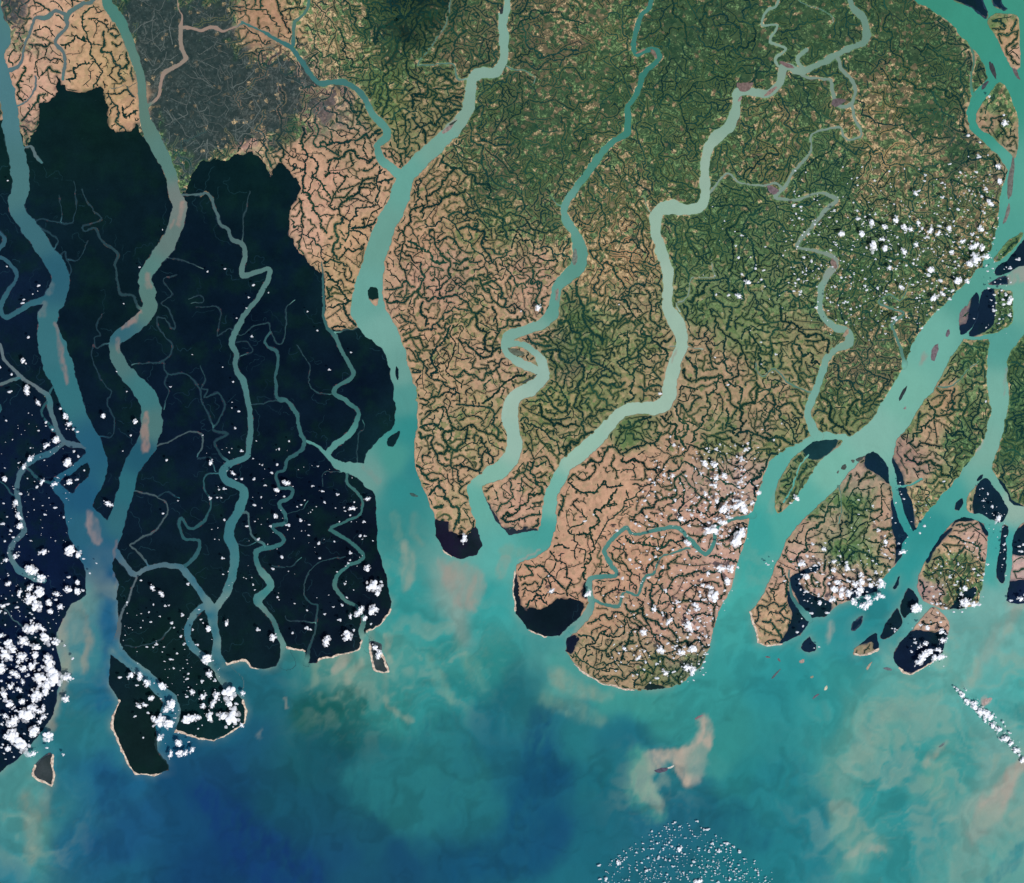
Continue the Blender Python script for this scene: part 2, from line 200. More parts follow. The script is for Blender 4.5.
BEACHES = [
 [(174,731),(185,733.5),(200,738.5),(214,741),(232,732),(244,723),(246,713),(243,700)],
 [(224,665),(230,663.5),(245,660.5),(250,667),(263,670),(277,667),(281,655)],
 [(287,648.5),(304,651)],[(319,660),(340,655),(358,651),(362,640)],[(368,631),(379,626),(391,610)],
 [(529,631),(545,638),(559,637)],
 [(575,632),(566,639),(564,651),(571,663),(584,674),(600,683),(627,690),(647,692),(672,688),(686,681),(701,669)],
 [(514,570),(513,589),(515,610)],[(442,551),(452,558),(461,561)],
]
# ---------------------------------------------------------------- colours of the water: x, y, sRGB
WATER = """5,100,75,120,128;15,180,72,116,120;35,235,58,104,115;55,275,42,92,110;50,340,55,110,120;65,390,50,110,120;95,450,35,90,115;85,500,30,85,115;
85,530,40,95,118;100,560,32,88,120;105,590,25,80,118;110,0,75,125,115;140,80,90,125,115;145,110,90,122,112;165,160,88,125,118;178,205,112,124,120;
170,235,98,120,116;148,275,85,125,120;148,300,85,120,115;118,335,50,98,112;118,355,78,115,115;145,395,60,115,120;150,425,75,115,115;140,455,32,86,106;
125,490,42,102,115;115,520,48,102,115;75,620,95,140,140;110,640,28,92,130;85,660,60,130,140;100,700,32,105,130;70,740,40,118,130;30,790,80,150,148;
10,810,75,145,145;40,830,90,148,142;20,860,66,140,142;5,875,45,120,140;70,780,35,110,130;90,740,42,118,130;110,780,25,92,130;80,850,30,100,130;
60,820,40,120,135;110,850,22,80,120;140,830,25,85,125;180,790,15,70,106;175,850,17,72,108;130,880,26,92,122;200,870,14,62,104;240,800,16,68,102;
230,740,24,88,115;220,770,20,72,110;220,860,14,64,106;290,850,18,74,104;260,870,14,66,108;300,800,20,80,102;330,770,20,82,98;260,700,28,98,115;
300,680,42,118,125;340,700,20,92,92;330,720,20,88,92;320,660,62,135,130;350,655,95,145,135;350,740,22,90,95;390,700,50.4,135.7,132.7;340,760,20,85,98;
380,780,34,110,118;370,845,22,82,105;330,860,20,75,108;420,770,38,118,122;415,820,36,112,120;400,865,18,72,105;450,865,18,78,108;470,800,32,108,120;
480,760,28,100,118;510,780,20,88,115;540,770,16,76,112;540,840,18,76,112;510,860,22,85,110;560,720,28,105,122;580,800,28,108,120;560,870,28,105,122;
600,850,28,100,118;400,520,50,132,132;395,600,50.4,146.3,145.5;385,645,73.5,150.5,144.5;430,640,47.25,146.3,145.5;420,700,47.25,139.9,141.2;460,690,44.1,137.8,139.1;465,600,126,159,151.9;
500,600,52.5,153.7,151.9;505,560,89.25,167.5,160.5;500,660,47.25,143.1,141.2;490,720,26,102,120;520,700,28,108,120;560,690,84,156.9,149.8;600,710,63,150.5,145.5;570,745,34,115,124;
640,710,54.6,144.2,139.1;620,750,26,105,124;700,690,52.5,146.3,144.5;740,660,50.4,150.5,151.9;720,740,50,138,135;760,700,39.9,135.7,141.2;750,770,36,125,130;700,800,28,100,118;
660,830,30,100,122;740,840,28,108,122;780,860,30,122,132;790,780,36,132,138;760,530,60,158,152;740,600,68.25,167.5,160.5;735,640,65.1,161.1,156.2;800,680,39.9,139.9,143.4;
830,720,47.25,146.3,147.7;850,680,52.5,150.5,149.8;870,640,39.9,137.8,143.4;880,610,39.9,132.5,139.1;900,560,47.25,146.3,145.5;930,530,48,142,140;960,625,110.2,171.7,166.9;1000,620,120.8,178.1,171.2;
1000,660,110.2,174.9,169.1;960,680,105,174.9,166.9;900,690,92.4,164.3,158.4;860,740,85,152,144;840,790,85,150,142;900,760,50,146,146;880,800,48,142,144;920,820,42,138,142;
930,780,85,155,146;960,780,75,152,148;990,800,140,160,150;1010,760,115,160,155;1000,860,88,155,150;960,870,80,152,148;860,860,80,150,143;828,860,36,126,138;
885,870,45,138,142;815,820,34,125,138;1020,700,73.5,169.6,165.9;1015,730,100,160,155;800,830,32,122,134;985,700,84,171.7,169.1;506,20,128,165,150;480,73,133,165,150;
468,110,128,160,145;440,145,115,160,146;405,180,102,160,148;385,235,105,155,143;370,300,105,160,150;385,330,115,165,155;400,370,105,155,146;405,400,80,146,140;
410,430,50,136,134;395,460,70,146,138;370,475,105,152,145;415,470,48,130,132;400,490,48,135,135;300,60,60,110,110;350,85,65,115,112;380,130,85,140,130;
640,20,60,120,110;635,70,55,120,108;628,120,60,125,112;590,165,75,135,120;570,210,98,150,138;578,260,90,145,132;555,300,95,150,138;525,332,122,163,150;
540,375,148,178,165;512,400,158,185,170;510,440,150,182,168;490,478,130,178,162;478,500,100,168,156;865,25,108,140,125;830,58,115,145,130;780,80,130,155,140;
740,100,135,165,148;705,170,150,175,158;690,208,150,178,160;656,230,150,178,160;668,290,158,182,165;678,335,155,182,165;665,400,158,185,168;630,410,158,185,168;
580,455,150,185,168;555,495,115,175,162;548,530,70,155,148;830,260,135,148,138;822,300,120,155,140;845,335,120,155,140;815,400,118,165,152;930,0,58,140,120;
970,30,60,145,125;1000,80,60,145,128;1015,180,85,160,145;1005,240,80,155,142;970,290,85,155,142;930,340,110,172,158;900,390,118,176,160;870,430,128,178,164;
830,470,118,178,162;800,500,90,168,156;770,480,88,165,155;790,520,80,165,155;975,115,60,145,128;1020,300,105,165,150;1000,340,85,155,145;995,400,118,172,158;
985,450,122,170,156;950,500,70,155,148;990,485,108,165,152;1015,505,145,175,162;1000,550,63,159,155.2;990,580,73.5,164.3,158.4;512,-40,120,160,145;950,560,57.75,150.5,149.8"""
# sediment plumes: colour, alpha, softness, [(x,y,width)...]
PLUMES = [
 ((36,114,122),0.75,16,[(350,775,24),(375,790,50),(420,795,66),(455,780,70),(440,750,70)]),((16,80,114),0.70,20,[(538,720,22),(545,780,46),(520,850,60),(460,872,30)]),
 ((14,56,110),0.75,24,[(205,795,30),(245,845,54),(300,878,54)]),((20,88,84),0.65,14,[(305,715,30),(352,702,34)]),((24,100,118),0.60,14,[(575,768,20),(600,790,34),(590,850,40)]),
 ((34,122,134),0.60,22,[(785,790,70),(800,860,80)]),((24,98,118),0.60,12,[(690,805,24),(730,815,40),(760,840,30)]),((22,78,118),0.60,16,[(110,765,26),(120,840,44)]),((26,92,130),0.60,10,[(110,610,18),(108,660,18),(104,700,22)]),
 ((100,158,150),0.60,9,[(905,688,26),(872,722,34),(848,775,26),(842,830,30),(862,862,24)]),((104,160,152),0.60,11,[(1020,745,26),(1005,800,44),(985,840,54),(975,885,56)]),((100,162,156),0.50,16,[(950,640,40),(985,660,60),(1020,640,60)]),
 ((46,140,144),0.60,14,[(900,775,40),(915,830,50),(895,870,30)]),((48,142,142),0.60,7,[(960,735,14),(968,765,24),(950,790,16)]),((50,150,150),0.70,4,[(1024,715,26),(1000,700,6)]),((40,128,138),0.60,4,[(1024,845,4),(1008,868,16),(985,882,10)]),
 ((50,150,148),0.60,4,[(985,848,14),(992,852,14)]),((42,132,136),0.50,9,[(855,745,8),(885,705,8),(905,715,10)]),
 ((62,146,140),0.60,10,[(560,660,20),(610,700,26),(670,700,20)]),((60,145,140),0.50,8,[(430,650,14),(460,672,20),(500,640,14)]),
 ((165,135,125),0.58,2.9,[(183,203,4),(182,214,5),(179,224,3)]),((165,135,125),0.43,2.9,[(174,220,3),(171,227,2)]),
 ((160,130,122),0.50,2.9,[(148,274,4),(150,286,6)]),((165,130,122),0.58,2.9,[(139,312,4),(131,320,8),(123,327,4)]),
 ((150,125,120),0.50,2.9,[(117,338,4),(119,350,5)]),((160,128,120),0.65,2.9,[(146,412,4),(144,430,8),(146,448,8)]),
 ((145,122,120),0.65,2.9,[(55,322,2),(59,345,4),(63,365,6),(68,382,3)]),((112,120,122),0.50,2.9,[(44,305,7),(42,314,8)]),
 ((105,118,122),0.43,2.9,[(52,284,6),(48,293,6)]),((135,125,130),0.90,4.35,[(89,512,3),(93,525,14),(97,538,12)]),
 ((120,105,112),0.58,2.4,[(116,540,3),(114,558,3)]),((120,120,122),0.43,2.9,[(114,563,2),(117,590,2)]),
 ((142,145,138),0.90,7.25,[(68,606,12),(61,630,10),(62,655,10),(62,680,8),(58,705,7),(50,728,9)]),
 ((128,140,136),0.85,4.35,[(74,602,8),(86,618,7),(88,640,7),(84,662,6),(82,672,3)]),((110,140,140),0.60,5.8,[(72,612,14),(78,640,12)]),
 ((125,145,135),0.70,13.05,[(28,795,12),(32,815,16),(30,840,14),(34,860,10)]),((120,145,138),0.50,10.15,[(50,780,10),(48,810,12)]),
 ((150,156,142),0.55,5.8,[(404,543,6),(408,556,12),(407,575,12),(403,588,5)]),((120,148,132),0.30,4.35,[(394,515,8),(398,535,10)]),((128,145,130),0.35,5.8,[(415,515,7),(412,535,5),(422,545,6)]),
 ((150,148,140),0.85,7.25,[(442,562,8),(450,578,16),(462,598,20),(470,606,12)]),((150,150,140),0.75,5.8,[(458,572,20),(474,580,18),(476,600,12)]),
 ((120,155,142),0.60,7.25,[(505,550,14),(530,553,8)]),
 ((178,165,152),0.90,5.8,[(702,718,6),(704,732,14),(697,748,24),(690,765,30),(690,776,18)]),((178,165,152),0.90,5.8,[(690,758,20),(668,757,14),(648,764,18),(641,780,18),(648,798,15),(658,808,12)]),
 ((70,148,138),0.70,13.05,[(640,760,24),(640,790,26),(655,812,22)]),((60,142,138),0.60,11.6,[(700,760,34),(720,768,20)]),
 ((140,158,142),0.55,10.15,[(605,695,10),(580,690,18),(560,680,16),(556,672,12)]),((110,150,138),0.50,10.15,[(545,700,14),(575,712,20),(600,722,12)]),
 ((165,160,150),0.85,8.7,[(1022,762,8),(1008,785,18),(990,812,28),(975,838,16)]),((110,155,148),0.60,13.05,[(985,830,34),(965,868,30)]),
 ((140,160,148),0.80,4.35,[(946,742,4),(936,756,8),(928,765,8)]),((105,152,145),0.60,11.6,[(880,720,12),(862,748,18),(842,775,18),(838,790,12)]),
 ((150,158,148),0.70,5.8,[(836,806,16),(850,812,14)]),((100,150,142),0.60,11.6,[(838,810,28),(855,835,22),(880,850,16)]),((145,160,150),0.70,4.35,[(845,860,5),(860,850,10),(880,852,5)]),
 ((70,150,145),0.50,8.7,[(862,705,4),(900,700,8),(950,690,10)]),((150,160,150),0.50,10.15,[(1022,610,8),(1005,630,16),(985,655,14),(968,685,10)]),
 ((190,160,155),0.65,2.4,[(982,703,3),(990,698,5)]),((155,158,148),0.60,7.25,[(1015,605,16),(1030,600,20)]),((175,165,155),0.70,5.8,[(832,625,5),(832,632,7),(829,642,3)]),
 ((160,158,145),0.70,4.35,[(345,658,10),(338,668,8)]),((150,155,140),0.60,4.35,[(360,662,5),(350,672,8),(347,682,4)]),((120,148,132),0.60,5.8,[(318,662,6),(315,680,6),(312,686,3)]),
 ((150,155,140),0.50,3.4,[(386,632,6),(385,648,6),(391,662,6)]),((125,150,138),0.70,4.35,[(383,668,5),(384,690,4),(388,705,4),(400,715,5),(410,720,6)]),
 ((130,150,138),0.50,2.9,[(368,632,5),(368,645,5)]),((160,155,145),0.58,2.4,[(282,700,3),(285,706,2)]),((140,145,140),0.43,2.4,[(262,730,2),(260,738,2)]),
 ((165,150,145),0.58,2.9,[(1000,282,4),(1012,278,12),(1030,270,20)]),((150,160,148),0.50,4.35,[(770,512,5),(774,500,5),(775,490,3)]),((160,130,125),0.50,2.4,[(925,355,6),(920,365,4)]),
 ((190,160,150),0.58,2.4,[(989,410,3),(984,430,4),(977,447,7),(968,455,5)]),((150,130,125),0.43,2.4,[(1005,395,2),(1006,370,3)]),((175,145,138),0.50,2.1,[(540,552,2),(520,562,3)]),
 ((120,165,150),0.50,7.25,[(430,660,8),(440,680,14),(452,700,10)]),((110,160,145),0.40,7.25,[(455,640,10),(475,670,14),(485,690,8)]),
 ((165,135,125),0.58,2.4,[(444,128,3),(455,120,3)]),((150,150,138),0.36,2.9,[(505,560,12),(498,575,10)]),
 ((125,140,135),0.43,2.9,[(362,466,5),(372,474,5),(378,482,6)]),((140,110,100),0.50,1.9,[(557,290,3),(558,300,3)]),((150,120,110),0.43,1.9,[(676,350,3),(672,362,2)]),
]
# land: x, y, soil RGB, density, fineness, greenness
LAND = """20,60,212.2,151,127.6,0.12,0.1,0;45,20,212.2,156.1,129.7,0.15,0.1,0;45,90,212.2,156.1,135.2,0.12,0,0;8,10,98.32,76.32,90.1,0.5,0.6,0.1;22,45,155.2,116.6,111.3,0.4,0.6,0;30,145,134.5,100.7,100.7,0.5,0.5,0.1;90,30,198.7,149.1,112.4,0.25,0,0.1;110,60,192.5,149.1,106,0.3,0,0.15;
85,80,201.8,151,114.6,0.25,0,0.1;125,110,207,151,114.6,0.22,0.1,0.1;120,85,192.5,149.1,106,0.3,0,0.15;150,60,84.87,89.04,80.56,0.72,0.95,0.35;200,60,74.52,82.68,80.56,0.78,1,0.3;170,120,74.52,89.04,91.16,0.7,1,0.3;210,110,70.38,84.8,86.92,0.75,1,0.3;230,70,80.73,82.68,82.68,0.75,0.95,0.3;
190,150,72.45,89.04,95.4,0.7,1,0.3;155,150,98.32,100.7,90.1,0.7,0.95,0.4;135,12,74.52,86.92,80.56,0.75,0.9,0.3;170,10,72.45,84.8,82.68,0.75,1,0.3;225,10,98.32,93.28,80.56,0.65,0.8,0.3;240,140,95.22,89.04,84.8,0.6,0.8,0.2;262,12,167.7,118.8,92.98,0.1,0.2,0.1;285,25,167.7,118.8,92.98,0.15,0.3,0.1;
255,25,163.5,116.8,92.98,0.12,0.2,0.1;300,14,155.2,127.2,86.92,0.35,0.8,0.3;320,20,191.5,153.7,116.6,0.38,0.85,0.1;340,40,186.3,148.4,106,0.42,0.8,0.1;315,60,170.8,137.8,116.6,0.4,0.8,0.05;350,15,155.2,132.5,95.4,0.55,0.9,0.2;285,75,101.4,82.68,89.04,0.62,0.8,0.05;300,105,134.5,106,97.52,0.5,0.7,0.05;
262,115,124.2,103.9,90.1,0.6,0.8,0.1;330,100,170.8,121.9,118.7,0.4,0.6,0.05;285,130,82.8,78.44,86.92,0.7,0.8,0.1;260,135,170.8,137.8,106,0.4,0.7,0.1;340,110,155.2,118.7,114.5,0.45,0.5,0.1;250,148,201.8,146,129.7,0.25,0.4,0.05;300,155,196.6,143,116.8,0.35,0.1,0.1;345,150,181.1,135.9,110.3,0.42,0.1,0.1;
320,190,212.2,151,127.6,0.3,0,0.05;350,230,201.8,149.1,113.5,0.35,0,0.1;305,225,215,156.1,135.2,0.25,0,0.05;340,280,191.5,146,108.1,0.35,0,0.15;330,310,191.5,146,113.5,0.35,0.1,0.15;370,180,191.5,141,113.5,0.42,0.2,0.15;355,190,196.6,146,121.1,0.38,0,0.1;400,8,24,42,40,1,0.1,0.1;
408,22,20,38,38,1,0,0.1;420,8,14,32,34,1,0,0;428,24,16,34,34,1,0,0;412,36,24,42,38,1,0.1,0.1;440,5,26,42,38,0.95,0.2,0.2;385,8,40,54,46,0.9,0.4,0.3;436,38,40,54,44,0.85,0.4,0.3;378,30,72.45,82.68,61.48,0.8,0.8,0.4;
395,45,30,46,42,0.92,0.6,0.5;365,50,134.5,125.1,82.68,0.55,0.8,0.4;385,75,108.7,118.7,65.72,0.55,0.6,0.6;395,110,122.1,118.7,69.96,0.5,0.3,0.6;380,95,108.7,116.6,63.6,0.5,0.5,0.6;420,55,113.8,111.3,69.96,0.65,0.7,0.5;415,115,132.5,120.8,82.68,0.5,0.2,0.3;430,95,134.5,111.3,80.56,0.6,0.4,0.3;
445,40,124.2,106,76.32,0.62,0.8,0.3;480,40,113.8,99.64,74.2,0.68,0.85,0.3;490,110,95.22,101.8,65.72,0.68,0.85,0.5;520,60,98.32,90.1,69.96,0.75,0.95,0.4;560,40,122.1,97.52,76.32,0.72,1,0.3;585,20,127.9,106.9,76.32,0.66,1,0.4;520,120,80.73,84.8,67.84,0.78,1,0.5;560,110,93.15,89.04,67.84,0.76,1,0.4;
540,150,86.94,97.52,65.72,0.74,1,0.5;580,100,102.3,95.72,65.72,0.69,1,0.5;470,150,139.7,118.7,82.68,0.58,0.7,0.35;500,180,98.32,89.04,72.08,0.7,0.9,0.35;440,175,160.4,120.8,90.82,0.5,0.4,0.3;550,180,115.9,114.5,76.32,0.65,0.95,0.45;480,15,113.8,106,76.32,0.7,0.85,0.35;430,200,170.8,128.9,97.31,0.48,0.3,0.3;
425,240,191.5,139,110.3,0.42,0.1,0.28;430,280,184.2,132.9,113.5,0.44,0.2,0.28;470,230,165.6,128.9,92.98,0.48,0.3,0.51;500,220,139.7,127.2,84.8,0.55,0.5,0.6;540,210,129.4,118.7,82.68,0.6,0.7,0.56;450,270,170.8,125.9,108.1,0.46,0.3,0.36;500,290,181.1,135.9,108.1,0.45,0.3,0.41;530,280,184.2,132.9,113.5,0.42,0.3,0.36;
480,320,178,137,103.8,0.4,0.2,0.51;430,330,186.3,135.9,108.1,0.42,0.1,0.36;530,310,181.1,132.9,113.5,0.45,0.4,0.36;450,380,184.2,141,108.1,0.38,0.1,0.41;490,370,184.2,139,113.5,0.4,0.2,0.41;440,430,188.4,147.1,116.8,0.4,0.1,0.44;470,420,175.9,141,102.7,0.38,0.1,0.51;440,480,196.6,146,118,0.32,0.1,0.36;
465,495,184.2,147.1,112.4,0.36,0.1,0.3;510,510,196.6,143,123.6,0.34,0.1,0.15;535,470,186.3,141,112.4,0.36,0.1,0.41;540,420,155.2,132.9,90.82,0.44,0.1,0.6;570,430,155.2,130.9,95.51,0.45,0.1,0.45;620,40,127.9,124.6,76.32,0.58,1,0.55;660,30,55.8,73.46,55.12,0.8,1,0.6;700,30,51.15,69.01,55.12,0.82,1,0.6;
740,50,58.13,82.36,59.36,0.79,1,0.7;680,80,69.75,93.49,59.36,0.76,0.95,0.7;720,60,72.07,100.2,61.48,0.74,0.9,0.75;650,130,102.3,115.7,69.96,0.64,0.95,0.6;660,170,106.9,118,69.96,0.62,0.95,0.6;615,90,81.38,95.72,61.48,0.72,1,0.6;625,170,145.3,124.6,82.68,0.52,0.9,0.4;600,220,151.1,124.6,84.8,0.52,0.9,0.35;
620,250,191.8,139.1,97.52,0.44,0.8,0.2;640,200,151.1,124.6,80.56,0.54,0.95,0.4;700,100,87.18,104.6,63.6,0.7,0.95,0.7;690,140,97.66,109.1,65.72,0.66,0.95,0.6;770,20,63.94,86.81,61.48,0.78,1,0.65;800,20,63.94,89.04,63.6,0.78,1,0.7;810,35,69.75,93.49,65.72,0.76,1,0.65;740,130,110.4,115.7,69.96,0.6,0.95,0.5;
780,110,151.1,128,84.8,0.54,0.95,0.4;770,150,137.2,124.6,76.32,0.54,0.9,0.5;800,100,81.38,102.4,67.84,0.68,0.95,0.6;830,20,46.5,75.68,57.24,0.82,1,0.7;820,150,98.81,120.2,80.56,0.6,0.8,0.7;840,180,72.07,109.1,78.44,0.7,0.8,0.8;750,215,97.66,124.6,80.56,0.62,0.8,0.7;790,215,110.4,124.6,78.44,0.56,0.8,0.6;
890,20,69.75,82.36,59.36,0.76,1,0.5;920,60,69.75,86.81,59.36,0.74,1,0.55;900,80,139.5,115.7,76.32,0.6,1,0.35;870,120,174.4,135.8,86.92,0.54,1,0.25;890,150,186,146.9,97.52,0.49,1,0.25;870,180,174.4,146.9,101.8,0.52,1,0.3;930,110,65.1,82.36,61.48,0.78,1,0.5;950,60,81.38,100.2,65.72,0.7,1,0.55;
930,160,139.5,122.4,89.04,0.6,1,0.35;960,150,58.13,75.68,69.96,0.78,1,0.4;970,180,127.9,111.3,89.04,0.6,1,0.3;860,60,81.38,93.49,65.72,0.72,1,0.5;900,200,139.5,133.6,93.28,0.54,1,0.45;940,220,139.5,131.4,93.28,0.54,1,0.4;970,230,162.8,135.8,97.52,0.5,1,0.3;880,240,95.33,115.7,80.56,0.64,0.9,0.65;
850,230,106.9,129.2,84.8,0.56,0.8,0.7;920,270,116.3,122.4,84.8,0.56,0.9,0.5;870,280,93,115.7,69.96,0.64,0.9,0.65;900,300,124.2,125.1,80.56,0.58,0.9,0.5;850,300,113.8,123,76.32,0.6,0.9,0.55;880,350,122.1,112.4,84.8,0.6,0.9,0.4;860,380,122.1,106,82.68,0.6,0.9,0.3;890,340,129.4,116.6,84.8,0.55,0.9,0.35;
860,400,124.2,118.7,78.44,0.56,0.5,0.45;845,420,113.8,118.7,76.32,0.5,0.3,0.5;970,265,116.3,120.2,82.68,0.56,0.9,0.45;600,320,139.7,132.5,89.04,0.5,0.4,0.45;630,300,155.2,125.9,95.15,0.48,0.4,0.35;620,360,134.5,129.3,84.8,0.52,0.3,0.45;640,370,155.2,128.9,92.98,0.46,0.3,0.4;580,320,95.22,112.4,72.08,0.62,0.4,0.65;
570,370,124.2,111.3,84.8,0.55,0.4,0.4;590,390,129.4,125.1,80.56,0.5,0.3,0.45;560,400,144.9,132.5,84.8,0.46,0.2,0.6;610,280,191.8,142.5,99.64,0.44,0.6,0.25;590,350,98.32,110.2,72.08,0.6,0.4,0.6;595,250,191.8,142.5,97.52,0.44,0.7,0.2;690,250,106.9,124.6,78.44,0.56,0.6,0.65;720,230,93,124.6,80.56,0.6,0.7,0.7;
740,270,105.6,129.3,84.8,0.58,0.5,0.65;700,300,113.8,129.3,84.8,0.55,0.4,0.6;760,300,111.8,127.2,84.8,0.55,0.4,0.6;800,280,119,127.2,86.92,0.56,0.5,0.55;740,330,124.2,131.4,86.92,0.5,0.2,0.55;700,350,160.4,128.9,99.47,0.42,0.2,0.35;720,370,170.8,132.9,106,0.4,0.2,0.3;770,350,134.5,131.4,89.04,0.46,0.2,0.5;
800,350,144.9,129.3,91.16,0.46,0.3,0.4;690,390,165.6,132.9,103.8,0.4,0.1,0.35;740,400,165.6,130.9,101.6,0.36,0.1,0.4;780,400,160.4,128.9,99.47,0.38,0.2,0.4;760,430,160.4,130.9,106.7,0.36,0.1,0.4;800,420,144.9,132.5,90.1,0.42,0.2,0.5;720,440,144.9,132.5,95.4,0.4,0.1,0.5;830,390,129.4,118.7,84.8,0.5,0.6,0.4;
780,440,139.7,132.5,90.1,0.4,0.1,0.5;630,430,119,129.3,82.68,0.42,0,0.6;600,470,201.8,146,121.4,0.22,0,0.1;640,460,201.8,146,121.4,0.24,0,0.08;680,450,175.9,132.9,110.1,0.3,0.1,0.3;620,500,204.9,147.1,121.4,0.22,0.1,0.05;660,500,191.5,139,121.4,0.28,0.1,0.1;700,480,170.8,130.9,121.4,0.32,0.3,0.2;
740,480,181.1,141,134.8,0.3,0.3,0.2;580,520,201.8,146,121.4,0.22,0,0.05;540,590,201.8,143,118,0.28,0,0.1;570,580,207,147.1,123.6,0.2,0,0.05;700,510,191.5,139,129.2,0.3,0.2,0.1;610,550,201.8,143,118,0.26,0.1,0.05;650,560,196.6,139,116.8,0.3,0.1,0.1;690,580,191.5,139,125.8,0.3,0.2,0.1;
720,560,196.6,146,137.1,0.26,0.2,0.1;600,620,186.3,137,110.1,0.38,0.2,0.2;640,650,170.8,137,112.4,0.4,0.2,0.25;600,660,170.8,137,107.9,0.4,0.1,0.25;630,675,160.4,128.9,101.1,0.45,0.2,0.25;680,650,165.6,130.9,114.6,0.36,0.3,0.25;700,620,186.3,139,132.6,0.3,0.2,0.1;660,620,186.3,135.9,121.4,0.32,0.2,0.15;
690,670,113.8,116.6,95.4,0.55,0.4,0.3;655,668,124.2,118.7,82.68,0.5,0.3,0.35;800,500,87.97,118.7,76.32,0.55,0.4,0.7;810,470,113.8,121.9,84.8,0.5,0.4,0.5;790,510,155.2,135.9,106.7,0.35,0.3,0.4;775,610,186.3,139,112.4,0.34,0.4,0.25;785,570,196.6,146,129.2,0.25,0.1,0.1;770,635,186.3,141,114.6,0.3,0.4,0.3;
800,560,196.6,151,143.8,0.25,0.1,0.1;810,530,178,141,121.4,0.25,0.1,0.15;830,590,196.6,151,143.8,0.25,0.2,0.1;850,475,170.8,135.9,125.8,0.15,0.1,0.1;845,500,84.87,125.1,80.56,0.5,0.3,0.75;850,550,74.52,123,80.56,0.55,0.4,0.85;860,520,113.8,129.3,90.1,0.45,0.2,0.6;885,520,181.1,139,121.4,0.2,0.1,0.2;
890,550,184.2,143,125.8,0.25,0.1,0.2;870,560,124.2,137.8,93.28,0.42,0.3,0.5;860,575,181.1,146,132.6,0.3,0.3,0.2;835,530,155.2,135.9,112.4,0.35,0.2,0.35;940,360,124.2,129.3,86.92,0.45,0.3,0.5;970,360,95.22,123,80.56,0.55,0.7,0.65;950,400,165.6,125.9,95.15,0.35,0.2,0.35;930,430,181.1,139,112.4,0.3,0.3,0.3;
960,440,93.15,116.6,76.32,0.5,0.7,0.6;900,450,155.2,115.8,112.4,0.25,0.1,0.2;920,470,170.8,130.9,121.4,0.3,0.2,0.25;940,480,134.5,129.3,86.92,0.45,0.4,0.45;970,420,108.7,121.9,82.68,0.5,0.6,0.5;930,500,165.6,143.1,103.9,0.4,0.7,0.3;986,395,124.2,132.5,90.1,0.4,0.6,0.4;975,380,129.4,129.3,90.1,0.42,0.6,0.4;
910,420,113.8,125.1,78.44,0.5,0.3,0.5;950,540,186.3,143,118,0.25,0.3,0.2;945,570,129.4,127.2,84.8,0.5,0.7,0.45;970,570,144.9,129.3,89.04,0.45,0.7,0.4;960,595,134.5,121.9,84.8,0.5,0.8,0.4;975,540,191.5,146,137.1,0.22,0.2,0.1;922,590,170.8,130.9,132.6,0.1,0.1,0;985,550,186.3,141,132.6,0.15,0.2,0.1;
935,620,191.5,146,132.6,0.12,0.1,0.1;1020,350,49.68,103.9,69.96,0.66,0.6,0.9;1015,400,47.61,106,72.08,0.66,0.6,0.9;1015,440,43.47,93.28,67.84,0.7,0.6,0.9;1020,480,124.2,127.2,90.1,0.5,0.6,0.5;1020,570,191.5,151,155.1,0.15,0.2,0.1;1060,400,51.75,103.9,69.96,0.66,0.6,0.9;1010,30,184.2,141,102.7,0.2,0.3,0.2;
1005,50,184.2,135.9,106,0.15,0.2,0.15;992,25,113.8,125.1,78.44,0.4,0.3,0.6;1018,60,191.5,146,124.3,0.1,0.2,0.1;965,5,74.52,89.04,76.32,0.6,0.5,0.3;998,0,72.45,89.04,78.44,0.6,0.5,0.3;1000,95,127.9,131.4,82.68,0.44,0.7,0.5;1000,125,83.7,109.1,65.72,0.6,0.7,0.7;984,122,155.2,120.8,99.47,0.25,0.3,0.2;
1014,130,155.2,125.9,99.47,0.3,0.3,0.2;975,75,72.07,91.27,65.72,0.64,0.7,0.6;970,60,101.4,93.28,80.56,0.5,0.5,0.3;1010,160,144.9,127.2,106,0.4,0.3,0.2;1008,250,49.68,97.52,67.84,0.5,0.5,0.8;1000,300,74.52,110.2,82.68,0.5,0.7,0.6;1000,320,95.22,118.7,84.8,0.5,0.7,0.5;963,316,124.2,97.52,108.1,0.1,0.2,0;
950,288,127.9,124.6,89.04,0.49,0.8,0.4;930,305,115.9,120.8,89.04,0.55,0.8,0.4;940,295,120.5,120.2,89.04,0.5,0.8,0.4;972,272,130.2,124.6,89.04,0.49,0.9,0.4;867,634,155.2,125.9,101.1,0.2,0.2,0.2;43,770,95.22,101.8,103.9,0.15,0.3,0.2;380,665,86.94,97.52,97.52,0.3,0.5,0.3;374,301,181.1,135.9,113.5,0.2,0.3,0.2;
856,624,108.7,111.3,108.1,0.1,0.2,0.2;998,280,101.4,97.52,116.6,0.1,0.2,0.1;570,340,115.9,114.5,82.68,0.55,0.3,0.4"""
